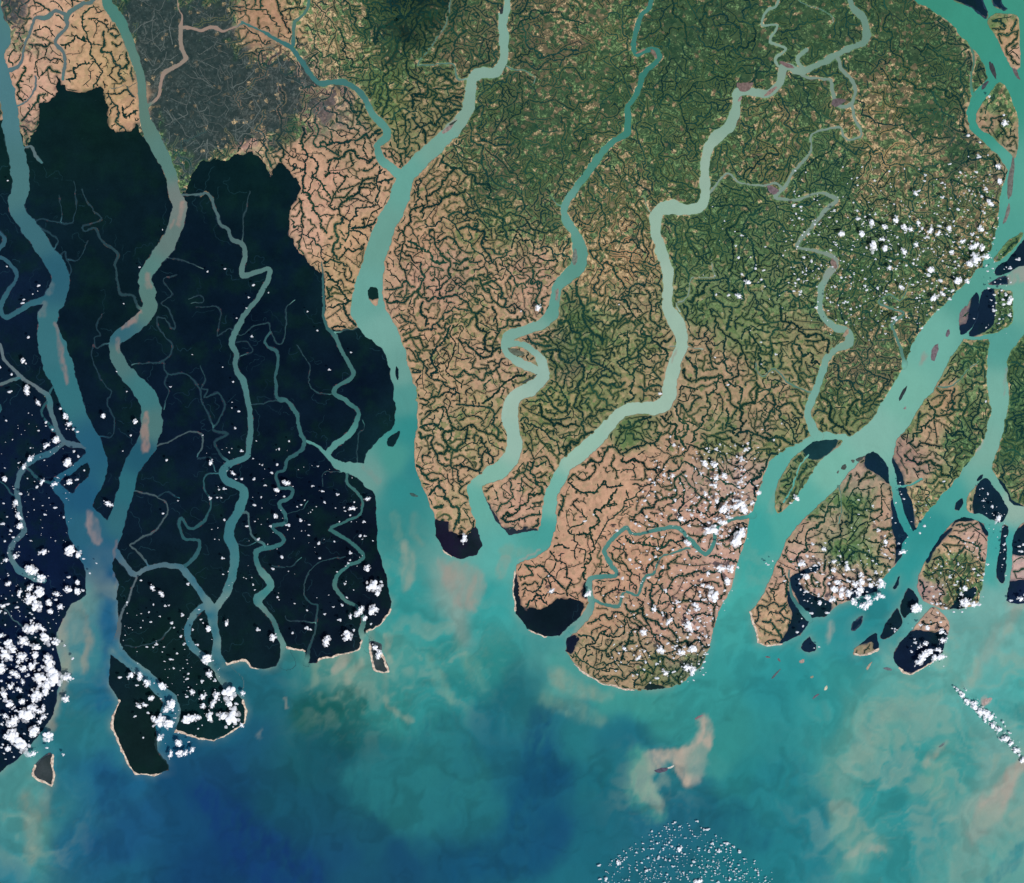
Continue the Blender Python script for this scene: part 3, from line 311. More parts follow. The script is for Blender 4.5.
# sandbars: cx, cy, half length, half width, angle (deg, counter-clockwise on the map), colour, label
BARS = [
 (662,770,7,2.2,8,(88,78,112),'dark purple shoal at the centre of the curling pale plume in open water'),
 (671,767,3.5,1,20,(215,205,190),'short white sand spit touching the purple shoal in open water'),
 (699,717,4.5,1.1,25,(150,110,125),'thin pinkish sandbar above the curling pale plume'),
 (935,352,9,3,70,(125,100,112),'largest purple mudbank in the middle of the great eastern river'),
 (948,333,4,1.8,80,(110,92,115),'small purple mudbank upstream of the largest purple mudbank'),
 (903,393,7.5,1.8,62,(44,62,72),'dark slanted mudbank downstream in the great eastern river'),
 (905,408,1.8,1,60,(150,130,128),'faint speck of a sandbar below the dark slanted mudbank'),
 (963,314,9,2.6,72,(128,104,112),'purple mudflat on the left flank of the dark triangular island'),
 (993,70,9.5,2.3,-68,(62,66,76),'dark tapered bar beside the bank in the upper right channel'),
 (1016,72,9,2,-66,(108,92,98),'gray bar tapering below the orange farmed island'),
 (985,85,6,1.6,52,(72,76,92),'dark curved bar inside the fork beside the green teardrop island'),
 (1011,178,20,3,84,(112,112,105),'long gray sandbar along the bank below the green teardrop island'),
 (1007,213,10,2,76,(124,118,112),'short gray sandbar at the bend above the thin green strip island'),
 (997,258,5,2,60,(122,108,105),'purple-gray mudbank at the lower end of the green strip island'),
 (844,467,3,2.4,30,(72,88,82),'middle one of three round shoals beside the largest eastern island'),
 (853,461,1.8,1.6,30,(82,96,90),'smallest round shoal between two others beside the largest eastern island'),
 (861,459,4.4,2.7,25,(68,84,82),'largest round shoal beside the tip of the largest eastern island'),
 (838,472,1.6,1,60,(90,104,98),'lowest tiny shoal in the row beside the largest eastern island'),
 (575,257,9,2.5,84,(112,128,112),'gray-green bar in the wide reach of the middle river'),
 (557,294,6,1.3,82,(150,125,112),'slim pinkish bar in the narrow reach of the middle river'),
 (517,352,9,3,-22,(98,112,86),'green bar enclosed by the two arms of the middle river loop'),
 (529,379,9,1.2,30,(62,82,72),'thin dark bar under the loop of the middle river'),
 (745,86,8,5,10,(138,100,92),'reddish-brown point bar where the winding river turns west'),
 (771,91,8,1.8,35,(160,115,105),'thin reddish bar on the inner bank of the winding river'),
 (787,65,8,2,-20,(140,98,98),'dark red bar along the upper bend of the winding river'),
 (740,99,3,1.4,65,(165,130,115),'tiny pink bar opposite the reddish-brown point bar'),
 (654,54,5,2,-60,(140,108,88),'brown point bar in the hook of the narrow teal river'),
 (641,51,5,1.2,25,(160,115,85),'orange bar above the hook of the narrow teal river'),
 (448,129,8,1.8,38,(160,128,118),'pinkish bar along the left bank of the central river bend'),
 (453,123,5,1,36,(50,72,62),'dark slim bar beside the pinkish bar of the central river bend'),
 (502,10,5,1.4,74,(46,62,66),'dark bar at the top edge in the central river'),
 (768,657,2.2,.9,-10,(120,95,110),'tiny purple shoal below the sandy tip of the largest eastern island'),
 (779,660,2.2,.9,-50,(120,95,110),'tiny slanting shoal right of another tiny shoal off the eastern tip'),
 (776,674,6,1,48,(92,98,112),'thin slanted purple streak of a shoal off the eastern tip'),
 (802,661,2.6,1.9,40,(190,145,130),'round pink shoal below the three-cornered dark islet'),
 (869,666,4.6,1.1,55,(190,150,120),'slanted orange shoal below the half tan islet'),
 (812,677,1.9,1,20,(170,160,120),'tiny yellowish shoal in open water off the eastern tip'),
 (826,688,2.6,1.3,70,(225,205,160),'bright cream shoal, palest of those off the eastern tip'),
 (816,696,3.8,1,35,(100,92,118),'short purple shoal just below the bright cream shoal'),
 (888,669,4.5,1.4,-15,(98,110,125),'faint purple shoal left of the cloudy rounded island'),
 (987,701,5.5,2.6,30,(190,155,150),'pink shoal touching the upper side of the diagonal cloud line'),
 (414,495,4,1.6,-20,(50,105,100),'faint dark shoal in the central estuary near its east bank'),
 (834,264,5,3,-65,(150,110,100),'pink bar in the widened bend of the eastern winding creek'),
 (846,333,4.5,2,60,(175,135,100),'tan bar at the sharp right-hand bend of the eastern creek'),
 (838,102,8,3.4,20,(112,88,96),'purple mud patch inside the creek loop at upper right'),
 (773,190,6,4,-10,(130,95,108),'purple mud patch where three thin creeks meet'),
 (942,745,4,.9,40,(95,130,138),'faint dark shoal in the pale swirls at lower right'),
]
# clouds traced on tiles: (x0, y0, tile scale): x,y,size triplets
CL = [
 (0,600,4.415,"130,5,30;165,25,60;220,10,30;270,30,30;15,25,25;80,30,20;225,50,25;140,125,55;185,120,35;10,155,25;205,170,45;105,180,50;40,190,45;25,240,60;10,300,45;60,215,40;160,205,35;100,250,40;160,240,30;145,290,45;70,325,35;105,300,30;220,280,60;178,345,66;238,340,75;210,372,46;50,380,35;90,395,30;105,360,25;10,355,20;20,410,35;168,415,58;205,405,40;155,435,35;45,455,50;100,445,30;145,475,40;120,503,62;60,535,50;25,510,25;10,545,20;175,490,30;195,475,25;195,515,25;180,535,25;155,580,50;60,595,60;30,600,30;100,640,72;40,655,25;215,600,52;150,675,30;300,340,40;325,345,20;250,185,35;290,200,12;325,255,20;295,435,35;210,650,20;285,680,18;65,690,15;30,700,10;580,330,30;620,335,30;650,365,35;530,340,20;605,375,15;720,380,35;670,430,25;640,460,25;615,465,22;655,495,15;600,510,15;755,465,45;735,480,25;705,530,60;745,545,46;680,520,25;830,525,40;855,520,40;875,515,25;825,425,20;850,405,25;830,345,20;635,605,15;710,605,30;790,630,30;755,680,30;795,675,35;820,675,30;850,660,25;760,100,20;810,65,18;670,95,12;730,25,15;680,20,12;710,70,10;695,195,18;728,205,10;755,260,20;770,300,12;800,160,18;820,190,14;875,195,16;855,130,12;625,120,8;85,270,22;190,295,20;130,330,16;75,485,18;15,270,20;48,340,20"),
 (200,600,4.415,"40,125,25;120,100,22;5,85,15;255,130,20;325,165,35;410,145,15;475,120,20;488,128,15;560,180,40;650,155,45;680,130,20;705,50,40;765,45,42;730,80,25;665,70,22;620,85,20;630,22,20;550,60,12;590,30,10;475,45,12;420,15,10;30,260,40;45,325,30;10,355,18;70,355,15;15,425,35;60,455,30;130,410,65;75,420,35;130,455,30;15,465,25;45,510,45;100,510,40;145,520,80;190,410,22;185,550,22;160,455,20;775,210,30;790,240,30;755,105,14"),
 (0,400,4.415,"170,12,25;270,38,20;292,72,30;308,105,25;325,130,18;205,100,18;235,130,15;250,175,35;210,200,30;175,135,14;345,140,20;330,225,20;300,275,38;350,250,20;375,310,16;345,350,20;310,362,28;138,258,28;110,293,22;85,278,10;190,360,26;245,370,28;165,385,20;25,347,22;30,90,14;95,415,20;72,455,28;18,455,14;85,510,34;35,515,12;90,555,32;50,575,20;18,545,20;62,605,20;25,622,18;140,620,14;245,475,20;200,505,16;285,515,14;195,670,35;310,665,50;350,680,28;370,700,18;70,690,22;85,685,14;30,705,22;10,720,10;135,750,45;155,755,35;185,785,40;40,810,22;310,780,18;345,805,22;305,835,30;345,845,30;180,845,45;135,830,35;90,850,28;140,870,45;255,855,28;370,840,20;460,70,22;600,95,26;580,155,14;545,225,12;480,458,32;738,265,20;722,500,18;788,445,8;675,828,25;715,855,22;625,795,16;830,810,20;400,765,12;430,720,10;250,880,20;220,880,15"),
 (0,200,4.415,"130,605,20;105,710,22;118,722,15;55,770,20;122,840,35;45,848,20;175,378,18;170,403,10;105,455,18;110,440,12;148,417,10;5,740,14;618,298,14;720,132,8;755,826,10;852,683,8;517,757,8;562,845,7;35,295,10;548,458,10;38,-84,14"),
 (200,200,4.415,"112,305,16;35,318,14;236,378,18;304,411,8;216,432,10;208,478,8;476,492,10;520,578,12;229,603,12;165,523,8;668,674,12;570,750,12;148,802,14;102,738,12"),
 (200,400,4.415,"173,50,20;143,10,8;143,35,10;158,125,14;250,180,8;50,275,22;130,230,14;183,225,16;265,283,10;277,288,10;147,322,22;186,348,20;240,350,20;317,320,16;343,283,18;395,183,12;350,215,12;290,375,14;272,427,14;382,365,28;340,398,22;373,425,20;240,462,20;107,392,16;88,395,10;78,430,18;50,433,18;97,430,10;335,512,22;393,550,20;430,470,12;448,462,14;463,442,10;447,532,20;485,550,12;450,578,8;480,596,12;498,378,14;540,402,14;607,418,16;550,450,16;515,470,10;637,475,12;675,478,30;682,450,14;643,490,10;665,507,12;740,437,22;725,535,14;710,597,18;727,600,12;595,625,10;525,633,20;530,697,20;663,675,18;665,705,12;657,720,10;740,742,28;605,757,10;770,820,60;745,830,25;785,850,25;800,800,20;100,698,14;103,768,12;110,530,14;212,556,18;245,535,10;258,615,18;315,555,12;362,690,20;325,745,16;392,755,8;237,815,14;640,812,14;680,838,8;648,870,14;345,870,14"),
 (400,400,4.415,"283,613,40;813,535,18;855,505,10;655,775,14;668,843,24;835,850,25"),
 (600,400,4.415,"463,280,30;505,285,30;320,335,22;512,345,28;545,335,30;508,378,24;380,335,18;445,325,18;248,268,14;310,160,16;325,200,20;365,215,16;610,383,18;640,372,14;700,410,22;690,378,14;585,440,18;670,455,22;615,460,50;635,480,40;550,480,40;515,445,26;570,520,20;460,450,18;465,415,22;455,515,16;395,485,16;330,440,20;330,485,20;357,525,30;270,500,16;268,530,14;203,515,16;200,530,12;75,575,20;495,575,55;540,540,30;610,605,70;625,580,40;600,630,40;385,630,26;388,640,20;320,660,18;245,690,18;255,655,16;530,745,40;575,745,36;475,765,22;452,818,22;485,825,24;560,800,35;500,865,50;440,865,20;355,750,16;290,845,20;455,625,14;765,175,14;865,432,24;838,455,12;800,105,12;790,220,8;713,130,8;215,550,10"),
 (500,560,4.415,"680,215,28;745,270,28;635,318,32;548,390,22;525,410,14;710,395,38;800,405,30;610,430,22;825,475,40;850,490,30;730,497,30;770,490,18;695,520,20;830,290,45;865,200,30;790,185,16;880,140,14;710,280,12;510,245,12;590,200,12;540,160,20;455,155,12;535,290,12;225,135,20;385,150,25;740,365,20;850,390,35;690,455,14;730,130,20;870,295,20"),
 (740,540,4.415,"270,105,30;290,160,28;320,18,20;295,70,20;368,40,22;375,12,14;412,95,22;410,135,20;470,128,22;260,190,16;290,225,20;335,185,16;350,275,22;345,245,14;315,322,18;380,320,20;405,262,30;435,185,28;418,210,30;450,215,22;440,235,25;480,235,40;530,215,40;510,195,22;540,160,18;495,130,14;600,145,20;620,190,40;500,272,34;560,255,30;560,285,40;535,290,28;600,255,28;620,245,28;715,60,18;780,300,40;765,305,30;270,345,14;275,380,14;250,405,18;325,475,10;345,470,10;680,390,14;690,395,10;700,15,14;455,150,18;520,235,26;390,190,20;360,150,16;330,110,18;470,175,20;575,200,22"),
 (860,540,5.384,"410,345,22;385,340,20;500,385,22;545,385,22;430,340,18;390,300,22;425,290,18;460,365,20;505,240,20;535,290,26;575,215,20;600,155,26;525,130,20;480,195,18;430,175,16;380,250,18;570,340,60;545,335,35;610,345,40;640,345,25;685,130,18;655,215,18;660,180,16;415,390,16;360,470,28;430,440,24;435,490,35;440,540,35;420,590,35;350,555,30;310,575,22;275,600,24;290,550,22;370,600,40;335,620,40;320,650,55;350,610,40;430,630,40;395,635,35;460,625,20;805,325,22;860,315,35;880,295,20;865,60,24;875,25,20;170,475,14;185,490,14;780,190,12;775,20,16;775,50,14;770,100,12;505,790,18;525,805,25;550,835,32;575,865,30;605,880,25"),
 (824,683,4.415,"600,40,20;630,82,32;665,100,38;690,130,45;730,150,40;720,135,30;745,185,28;770,205,26;790,170,14;800,245,36;825,265,25;848,295,32;875,340,26;860,315,18;650,85,20;710,165,22;757,195,20;812,240,20"),
 (824,400,4.415,"785,560,10;795,600,12;790,640,12;720,415,14;738,468,20;695,390,12;765,525,28;700,445,12;528,358,16;240,575,18;270,625,22;265,600,14;440,555,20;420,585,14;345,670,28;40,750,26;45,715,22;100,735,30;95,715,20;60,805,30;45,835,34;75,855,28;20,785,14;160,770,24;165,800,30;130,810,22;165,845,36;110,800,18;200,790,20;250,805,32;225,760,18;145,870,20;590,720,14;635,610,14;655,745,22;550,780,18;620,830,25;600,855,22;585,800,16;148,440,12;245,870,26;860,645,16;710,8,14"),
 (824,200,4.415,"75,152,28;165,150,26;145,85,22;178,75,18;208,105,26;215,208,40;255,175,26;268,215,26;265,120,28;315,90,36;350,120,26;380,130,26;413,103,24;430,125,20;465,138,34;500,150,24;503,115,20;548,125,24;590,45,18;730,15,26;705,60,16;690,128,28;650,155,20;607,185,24;660,205,36;695,212,30;670,262,52;640,285,32;715,250,34;560,232,24;405,198,24;352,230,28;290,270,20;285,300,24;290,298,14;360,290,22;390,280,20;470,310,28;460,335,22;520,270,18;508,355,22;320,168,14;325,195,12;590,358,36;630,360,24;485,432,32;520,415,24;548,438,20;565,400,22;500,485,18;270,403,18;230,385,16;180,380,16;180,350,14;335,385,24;348,390,18;430,565,18;750,420,16;755,455,18;785,440,22;800,420,20;820,440,30;815,455,24;790,460,20;745,490,18;813,508,22;780,400,18;300,522,18;60,465,10;25,450,14;50,200,14;120,220,14;745,170,14;765,80,12;820,303,18;855,265,22;660,525,10;770,545,12;590,290,14;530,390,16"),
 (700,100,4.415,"410,465,16;525,463,12;445,490,14;437,525,16;450,530,12;570,520,12;152,582,10;180,600,14;285,650,10;168,697,22;243,745,20;280,752,18;208,805,24;270,795,14;182,770,18;455,695,18;490,715,18;520,745,14;433,792,18;465,770,10;123,860,18;172,863,24;620,592,24;710,590,26;690,525,22;730,515,18;665,662,14;600,640,12;730,825,14;780,830,18;440,850,14;835,315,14;725,790,10"),
 (600,200,4.415,"597,205,12;683,302,18;723,310,18;622,325,16;650,363,22;710,352,20;567,420,20;612,425,30;510,420,14;875,352,18;852,403,20;505,695,14;565,815,16;262,855,20;773,683,12;710,725,10;710,628,14;850,30,14;82,462,8;760,760,8"),
 (824,0,4.415,"633,600,22;685,630,16;683,695,20;765,737,26;772,803,26;670,762,22;713,837,20;693,870,20;400,855,24;415,845,16;285,758,16;790,510,20;795,547,28;728,428,14;720,687,12"),
 (580,700,4.825,"185,785,25;90,798,20;98,862,18;125,860,24;480,720,30;372,690,18;430,685,16;400,715,12;433,773,18;447,803,16;567,583,16;457,588,12;612,625,24;600,625,14;710,690,22;640,690,18;655,655,12;670,728,22;700,770,16;770,733,22;320,822,22;275,820,14;570,875,30;550,780,20;860,843,18;845,820,14;605,828,14;530,830,12;740,825,14;720,868,16;770,860,12;532,628,10;705,720,14"),
 (400,200,4.415,"610,478,30;533,493,10"),
]
# areas strewn with tiny puffs: polygon, number, size range
TINY = [
 ([(600,883),(610,862),(640,838),(672,820),(700,826),(730,842),(757,860),(772,883)],380,(.9,2.6)),
 ([(585,886),(620,862),(700,850),(775,870),(780,886)],110,(.9,2.0)),
 ([(0,400),(75,430),(70,600),(0,600)],110,(.8,2.4)),
 ([(0,590),(62,610),(55,715),(20,755),(0,760)],150,(1.2,4)),
 ([(120,600),(200,600),(235,700),(200,735),(150,690),(115,640)],80,(1,3)),
 ([(200,430),(375,470),(385,600),(210,600)],80,(.8,2)),
 ([(840,200),(990,200),(1000,240),(930,310),(880,330),(820,310),(800,230)],230,(1,3.2)),
 ([(790,170),(990,160),(1000,240),(900,345),(790,330)],280,(1.2,3.6)),
 ([(700,200),(820,210),(810,300),(760,340),(700,310)],50,(.8,2.4)),
 ([(660,440),(760,440),(750,540),(700,690),(610,680),(620,540)],300,(1,4.4)),
 ([(690,450),(745,440),(750,500),(735,560),(690,520)],130,(1.5,5)),
 ([(680,590),(722,590),(705,670),(670,680)],60,(1.5,4.5)),
 ([(760,560),(900,540),(880,590),(820,615),(790,590)],110,(1,3.6)),
 ([(930,560),(985,530),(985,600),(950,612),(925,600)],60,(1,3)),
 ([(895,480),(940,500),(905,560),(830,540)],40,(1,3)),
 ([(975,485),(1005,515),(1003,580),(985,520)],30,(.8,2)),
 ([(955,686),(965,684),(1024,745),(1024,760),(1000,740)],50,(1,3)),
 ([(985,220),(1010,270),(1014,335),(985,330)],40,(1,3)),
 ([(960,150),(1000,160),(1000,200),(950,200)],30,(1,2.6)),
 ([(895,630),(950,615),(945,670),(915,668)],20,(1.2,3.5)),
 ([(170,695),(205,742),(190,758),(160,740)],16,(1,3)),
]
# ---------------------------------------------------------------- small numeric tools
rng = np.random.RandomState(7); random.seed(7)
def lin(c):
    c = np.asarray(c, dtype=np.float64)/255.0
    return np.where(c <= .04045, c/12.92, ((c+.055)/1.055)**2.4)
LIGHT = np.array([1.19, 1.185, 1.29])          # daylight on a level white surface, per channel
def alb(c): return lin(c)/LIGHT
def parse(t): return np.array([[float(v) for v in r.split(',')] for r in t.replace('\n','').split(';') if r.strip()])
_lat = {}
def vnoise(x, y, seed):
    if seed not in _lat: _lat[seed] = np.random.RandomState(seed).rand(256,256).astype(np.float32)
    L = _lat[seed]; xi = np.floor(x); yi = np.floor(y); fx = (x-xi); fy = (y-yi)
    fx = fx*fx*(3-2*fx); fy = fy*fy*(3-2*fy)
    xi = xi.astype(np.int64) & 255; yi = yi.astype(np.int64) & 255; x1 = (xi+1)&255; y1 = (yi+1)&255
    return ((L[yi,xi]*(1-fx)+L[yi,x1]*fx)*(1-fy)+(L[y1,xi]*(1-fx)+L[y1,x1]*fx)*fy)*2-1
def fbm(x, y, seed, o=3):
    s = 0; a = 1.0
    for k in range(o): s = s+a*vnoise(x*2**k+17.3*k, y*2**k+9.1*k, seed+k); a *= .5
    return s
def smooth(pts, n=5, loop=False):
    P = np.array(pts, dtype=np.float64)
    Q = np.vstack([P[-1:],P,P[:2]]) if loop else np.vstack([2*P[:1]-P[1:2],P,2*P[-1:]-P[-2:-1]])
    out = []
    for i in range(len(Q)-3):
        a,b,c,d = Q[i:i+4]; sl = math.hypot(*(c-b)[:2]); m = max(1, min(n, int(sl/2)))
        for t in np.arange(m)/m:
            out.append(.5*(2*b+(c-a)*t+(2*a-5*b+4*c-d)*t*t+(3*b-a-3*c+d)*t**3))
    if not loop: out.append(P[-1])
    return np.array(out)

# ---------------------------------------------------------------- the survey grid (0.5 map units)
H = .5; XA, YA, XB, YB = -64, -64, 1088, 944
NX = int((XB-XA)/H)+1; NY = int((YB-YA)/H)+1           # 2305 x 2017 nodes (cells divisible by 8)
gx = (XA+H*np.arange(NX)).astype(np.float32); gy = (YA+H*np.arange(NY)).astype(np.float32)
MX, MY = np.meshgrid(gx, gy)
WX = (MX+.9*fbm(MX/9, MY/9, 11, 3)+.35*vnoise(MX/1.7, MY/1.7, 15)).astype(np.float32)
WY = (MY+.9*fbm(MX/9, MY/9, 21, 3)+.35*vnoise(MX/1.7, MY/1.7, 25)).astype(np.float32)
def win(x0,x1,y0,y1,pad):
    i0 = max(0,int((x0-pad-XA)/H)); i1 = min(NX,int((x1+pad-XA)/H)+2); j0 = max(0,int((y0-pad-YA)/H)); j1 = min(NY,int((y1+pad-YA)/H)+2)
    return (slice(j0,j1),slice(i0,i1)) if i1 > i0 and j1 > j0 else None
def stroke(F, pts, off=0., grow=0., rad=None, warp=1.):
    """raise F to (half width - distance) along a polyline"""
    for a, b in zip(pts[:-1], pts[1:]):
        ra, rb = a[2]/2+grow, b[2]/2+grow; w = win(min(a[0],b[0]),max(a[0],b[0]),min(a[1],b[1]),max(a[1],b[1]),max(ra,rb)+6)
        if w is None: continue
        X = MX[w]+(WX[w]-MX[w])*warp; Y = MY[w]+(WY[w]-MY[w])*warp
        dx, dy = b[0]-a[0], b[1]-a[1]; L = dx*dx+dy*dy+1e-9
        t = np.clip(((X-a[0])*dx+(Y-a[1])*dy)/L, 0, 1)
        v = ra+(rb-ra)*t-np.sqrt((X-a[0]-t*dx)**2+(Y-a[1]-t*dy)**2)
        if rad is not None:
            m = v > F[w]; rad[w] = np.where(m, ra+(rb-ra)*t, rad[w])
        F[w] = np.maximum(F[w], v)
def polysdf(pts, window=None, clampv=8., warp=1.):
    """signed distance (positive inside, clamped) of a polygon on the grid window"""
    P = np.array(pts, dtype=np.float32); w = window or win(P[:,0].min(),P[:,0].max(),P[:,1].min(),P[:,1].max(),10)
    X = MX[w]+(WX[w]-MX[w])*warp; Y = MY[w]+(WY[w]-MY[w])*warp; ins = np.zeros(X.shape, bool); D = np.full(X.shape, clampv, np.float32)
    j0, i0 = w[0].start, w[1].start; nj, ni = X.shape
    for a, b in zip(P, np.roll(P,-1,axis=0)):
        lo, hi = min(a[1],b[1]), max(a[1],b[1])
        r0 = max(0, int((lo-3-gy[j0])/H)); r1 = min(nj, int((hi+3-gy[j0])/H)+2)
        if hi > lo and r1 > r0:
            yy = Y[r0:r1]; xx = X[r0:r1]; c = (yy >= lo) & (yy < hi)
            ins[r0:r1] ^= c & (xx < a[0]+(b[0]-a[0])*(yy-a[1])/(b[1]-a[1]))
        r0 = max(0, int((lo-clampv-2-gy[j0])/H)); r1 = min(nj, int((hi+clampv+2-gy[j0])/H)+2)
        c0 = max(0, int((min(a[0],b[0])-clampv-2-gx[i0])/H)); c1 = min(ni, int((max(a[0],b[0])+clampv+2-gx[i0])/H)+2)
        if r1 > r0 and c1 > c0:
            yy = Y[r0:r1,c0:c1]; xx = X[r0:r1,c0:c1]; dx, dy = b[0]-a[0], b[1]-a[1]; L = dx*dx+dy*dy+1e-9
            t = np.clip(((xx-a[0])*dx+(yy-a[1])*dy)/L, 0, 1)
            D[r0:r1,c0:c1] = np.minimum(D[r0:r1,c0:c1], np.sqrt((xx-a[0]-t*dx)**2+(yy-a[1]-t*dy)**2))
    return np.where(ins, D, -D), w

# ---------------------------------------------------------------- colour fields
SHORE = None
WS = parse(WATER); WC = lin(WS[:,2:5])
def water_colour(x, y):
    x = np.asarray(x, np.float32); y = np.asarray(y, np.float32); sh = x.shape; x = x.ravel(); y = y.ravel()
    cx = np.clip(x,-80,1100); cy = np.clip(y,-80,960)
    sea = np.clip((cy-480)/120,0,1)
    u = cx+sea*(16*fbm(cx/70,cy/90,41)+5*fbm(cx/18,cy/26,45)); v = cy+sea*(16*fbm(cx/90,cy/70,51)+5*fbm(cx/18,cy/26,55))
    num = np.zeros((len(x),3),np.float32); den = np.zeros(len(x),np.float32)
    for s, c in zip(WS, WC):
        w = 1/((u-s[0])**2+(v-s[1])**2+40+260*np.clip((cy-560)/80,0,1))**2
        num += w[:,None]*c[None].astype(np.float32); den += w
    C = num/den[:,None]
    up = cx+1.6*fbm(cx/9,cy/12,61)*(.8+.6*sea)+.9*fbm(cx/2.7,cy/5,251,2)+3*sea*fbm(cx/30,cy/40,65); vp = cy+1.6*fbm(cx/9,cy/12,71)*(.8+.6*sea)+.9*fbm(cx/2.7,cy/5,255,2)+3*sea*fbm(cx/30,cy/40,75)
    for col, al, soft, pts in PLUMES:
        P = np.array(pts, float); r = P[:,2].max()/2+soft+3
        m = np.where((cx>P[:,0].min()-r-8)&(cx<P[:,0].max()+r+8)&(cy>P[:,1].min()-r-8)&(cy<P[:,1].max()+r+8))[0]
        if not len(m): continue
        best = np.full(len(m), -99., np.float32)
        for a, b in zip(P[:-1],P[1:]):
            dx,dy = b[0]-a[0],b[1]-a[1]; t = np.clip(((up[m]-a[0])*dx+(vp[m]-a[1])*dy)/(dx*dx+dy*dy+1e-9),0,1)
            best = np.maximum(best, (a[2]+(b[2]-a[2])*t)/2-np.sqrt((up[m]-a[0]-t*dx)**2+(vp[m]-a[1]-t*dy)**2))
        q = np.clip(best/soft+.5,0,1); q = q*q*(3-2*q)*al
        if soft <= 4.2: q = q*np.clip(.85+.5*fbm(up[m]/3.,vp[m]/6,261,2),.25,1.05)
        if soft > 4.2: q = q*np.clip(.82+.42*fbm(up[m]/5+vp[m]/26,vp[m]/15-up[m]/30,161,3),0,1.15)
        C[m] += (lin(col)[None]-C[m])*q[:,None]
    s = np.where((cy>525)|(cx<60))[0] if False else np.where(cy>515)[0]
    if len(s):
        X, Y = cx[s], cy[s]; q1 = fbm(X/55,Y/55,201,3); q2 = fbm(X/55,Y/55,205,3)
        U = X+34*q1+7*fbm(X/11,Y/11,209,2); V = Y+34*q2+7*fbm(X/11,Y/11,213,2)
        n1 = fbm(U/34,V/20,217,4); n2 = 1-np.abs(fbm(U/26+9,V/18,221,4)); w = wisps(X,Y); low = np.clip((Y-560)/60,0,1)
        k = (np.clip((n1-.12)/.5,0,1)*.34+np.clip((n2-.80)/.2,0,1)*.14)*w
        C[s] += (lin((150,168,152))[None]-C[s])*(k*(.35+.65*low))[:,None]
        k2 = np.clip((-n1-.1)/.6,0,1)*.16*low
        C[s] *= (1-k2)[:,None]
        C[s] *= (1+.05*low*fbm(U/9,V/30,225,3))[:,None]
        if SHORE is not None:
            i = np.clip(((X-XA)/H).astype(int),0,NX-1); j = np.clip(((Y-YA)/H).astype(int),0,NY-1); d = np.clip(-SHORE[j,i],0,8)
            k3 = np.exp(-d/2.6)*np.clip(.28+.3*fbm(X/14,Y/14,229,2),0,.7)*np.clip((Y-540)/60,0,1)*(d<7.5)
            C[s] += (lin((140,160,148))[None]-C[s])*k3[:,None]
    return (C/LIGHT).reshape(sh+(3,))
WISP = [(450,655,55),(350,690,45),(895,750,60),(985,790,80),(870,820,60),(1000,650,60),(55,670,40),(28,830,45),(652,790,34),(400,560,40),(760,560,30),(940,680,60)]
def wisps(x, y):
    m = 0
    for a, b, r in WISP: m = m+np.exp(-((x-a)**2+(y-b)**2)/(r*r))
    return np.clip(m,0,1)
LS = parse(LAND); _g = LS[:,2:5]@np.array([.3,.55,.15]); LS[:,2:5] += (_g[:,None]*np.array([1.02,1.,.97])-LS[:,2:5])*.17; LV = np.hstack([lin(LS[:,2:5])/LIGHT, LS[:,5:8]])
def land_fields(x, y):
    sh = x.shape; x = x.ravel(); y = y.ravel(); cx = np.clip(x,-80,1100); cy = np.clip(y,-80,960)
    u = cx+7*fbm(cx/16,cy/16,81); v = cy+7*fbm(cx/16,cy/16,85)
    out = np.zeros((len(x),6),np.float32)
    CH = 200000
    for k in range(0,len(x),CH):
        uu, vv = u[k:k+CH], v[k:k+CH]; num = np.zeros((len(uu),6),np.float32); den = np.zeros(len(uu),np.float32)
        for s, c in zip(LS, LV):
            w = 1/((uu-s[0])**2+(vv-s[1])**2+30)**2.2
            num += w[:,None]*c[None].astype(np.float32); den += w
        out[k:k+CH] = num/den[:,None]
    return out.reshape(sh+(6,))
# coarse lookup of the land fields (4 units apart), then bilinear
cgx = np.arange(-64,1093,4.); cgy = np.arange(-64,949,4.)
_L = land_fields(*np.meshgrid(cgx,cgy))
def land_at(x, y):
    fx = np.clip((x-cgx[0])/4,0,len(cgx)-1.001); fy = np.clip((y-cgy[0])/4,0,len(cgy)-1.001)
    i = fx.astype(int); j = fy.astype(int); a = (fx-i)[...,None]; b = (fy-j)[...,None]
    return (_L[j,i]*(1-a)+_L[j,i+1]*a)*(1-b)+(_L[j+1,i]*(1-a)+_L[j+1,i+1]*a)*b
def urban(x, y):
    u = 0
    for a, b, r in ((190,60,48),(175,110,42),(210,120,40),(235,90,34),(150,40,25),(145,8,24),(205,18,24),(265,100,24),(285,85,26),(255,125,24),(330,105,18),(15,10,16)): u = u+np.exp(-((x-a)**2+(y-b)**2)/(r*r))
    return np.clip(u*1.2+.8*fbm(x/9,y/9,233,4)*np.clip(u*3,0,1)-.05,0,1)
def veg_colour(x, y):
    u = urban(x, y)[...,None]; k = np.clip(.4+.5*fbm(x/18,y/18,191,3),0,1)[...,None]
    g = alb((14,40,40))+(alb((26,58,46))-alb((14,40,40)))*k
    return g+(alb((38,54,54))-g)*u
